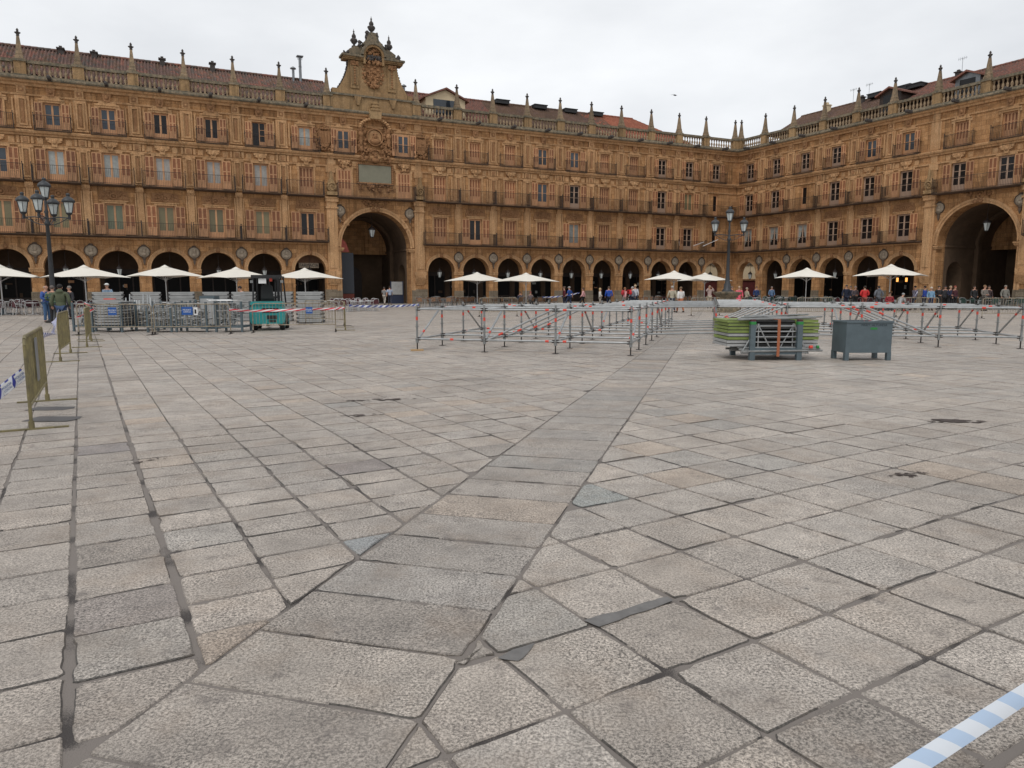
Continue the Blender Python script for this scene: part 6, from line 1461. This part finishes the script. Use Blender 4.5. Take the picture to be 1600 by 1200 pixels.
person(at(1049.5,47.5),R(8),'grey haired man in a beige jacket and dark trousers walking away',(.42,.38,.29),(.02,.025,.05),pose='walk',arms=('swingf','swingb'),hair=(.35,.33,.3),build=1.05)
person(at(1063,47.3),R(12),'woman in a white jacket and rust skirt walking away beside the man in beige',(.68,.66,.64),(.36,.12,.05),pose='walk',arms=('swingb','swingf'),hair=(.18,.11,.06),skirt=(.42,.15,.07),H=1.66)
person(at(1108,58),R(180),'man in pale clothes raising a camera to his face beside the lamp post',(.42,.32,.29),(.42,.36,.28),arms='up',hair=(.3,.22,.16),H=1.78)
person(at(1142.5,56.5),R(-80),'person in a navy coat directly right of the lamp post',NAVY,NAVY,hair=(.15,.11,.08),coat=True)
person(at(1154,56),R(175),'woman in a long vivid pink coat right of the lamp post',(.70,.11,.16),BLK,coat=True,hair=(.40,.30,.2),build=1.1,H=1.72)
person(at(1166,55.5),R(-75),'woman in a beige patterned jacket holding something in front of her',(.36,.32,.24),(.10,.09,.08),arms='front',hair=(.34,.28,.2),H=1.62)
person(at(1181,67),R(185),'person in a dark blue jacket below the first arch right of the corner',(.015,.04,.13),NAVY)
person(at(1205,69),R(180),'man in a denim blue shirt under the second arch right of the corner',(.10,.17,.28),JEAN,hair=(.2,.17,.15),build=1.05)
for u,Y,rz,lab,t,b_,kw in (
 (1321,55,180,'man in a navy jacket open over a white shirt, right of the slim parasol',NAVY,NAVY,dict(build=1.12,hair=(.05,.04,.03),H=1.8)),
 (1327.5,56,170,'man in navy close behind the man in the white shirt',NAVY,BLK,dict(hair=(.1,.08,.06))),
 (1335,54,190,'person in a patterned dark shirt with arms folded beside the red shirt',(.10,.08,.09),BLK,dict(arms='belly',hair=(.25,.2,.17))),
 (1349.5,51,0,'man in a bright red shirt seen from behind',(.55,.03,.03),(.22,.07,.05),dict(build=1.2,hair=(.02,.015,.01),arms='belly')),
 (1371,50.5,8,'man in a grey hooded jacket seen from behind, right of the red shirt',(.12,.13,.15),(.06,.06,.07),dict(build=1.15,hood=True,hair=(.03,.02,.015),arms='pocket')),
 (1427.5,52,100,'man in a navy and white sports top walking past the arch pier',(.05,.05,.16),NAVY,dict(pose='walk',arms=('swingf','swingb'),hair=(.02,.02,.02),stripe=((.5,.5,.55),'v'))),
 (1443,53,40,'person in a royal blue top beside the denim jacket',(.02,.06,.32),NAVY,dict(hair=(.03,.02,.02))),
 (1453,51.5,185,'grey haired woman in a light denim jacket near the right arch',(.18,.33,.48),(.02,.03,.08),dict(hair=(.55,.5,.42),H=1.64,build=1.08)),
 (1465,53,182,'man in a black jacket with folded arms near the right arch',BLK,BLK,dict(arms='belly',build=1.2,hair=(.04,.03,.02))),
 (1475,54,150,'person in dark grey, third from the right of the group at the right arch',(.04,.04,.045),BLK,dict(hair=(.03,.02,.02))),
 (1483,53.5,200,'fair haired person in a dark navy jacket near the right arch',(.015,.02,.05),BLK,dict(hair=(.35,.27,.17),arms='belly')),
 (1490,53.5,195,'person in a dark red jacket, rightmost of the group at the right arch',(.06,.012,.018),BLK,dict(hair=(.25,.05,.03))),
 (1520.5,58,180,'person in black behind a white and green box inside the right arch',BLK,BLK,dict()),
 (1536,50,200,'person in a grey brown jacket standing at the green tables',(.17,.15,.13),(.1,.09,.08),dict(build=1.12,hair=(.2,.11,.05),arms='front',H=1.76)),
 (1543,54,170,'dark figure just behind the grey brown jacket inside the right arch',(.05,.03,.03),BLK,dict()),
 (1568.5,53,182,'man in a light grey jacket standing in front of the right arch',(.19,.18,.155),(.12,.11,.1),dict(build=1.15,hair=(.2,.17,.14),H=1.76))):
    person(at(u,Y),R(rz),lab,t,b_,**kw)
person(at(1404,50),R(-70),'person in a pale grey jacket bending forward below the heaters',(.36,.36,.37),BLK,pose='sit',arms='front',lean=.5,hair=(.3,.3,.3))
person(at(1389,51.5),R(160),'seated person in dark red at the burgundy tables',(.30,.03,.04),BLK,pose='sit',arms='belly')
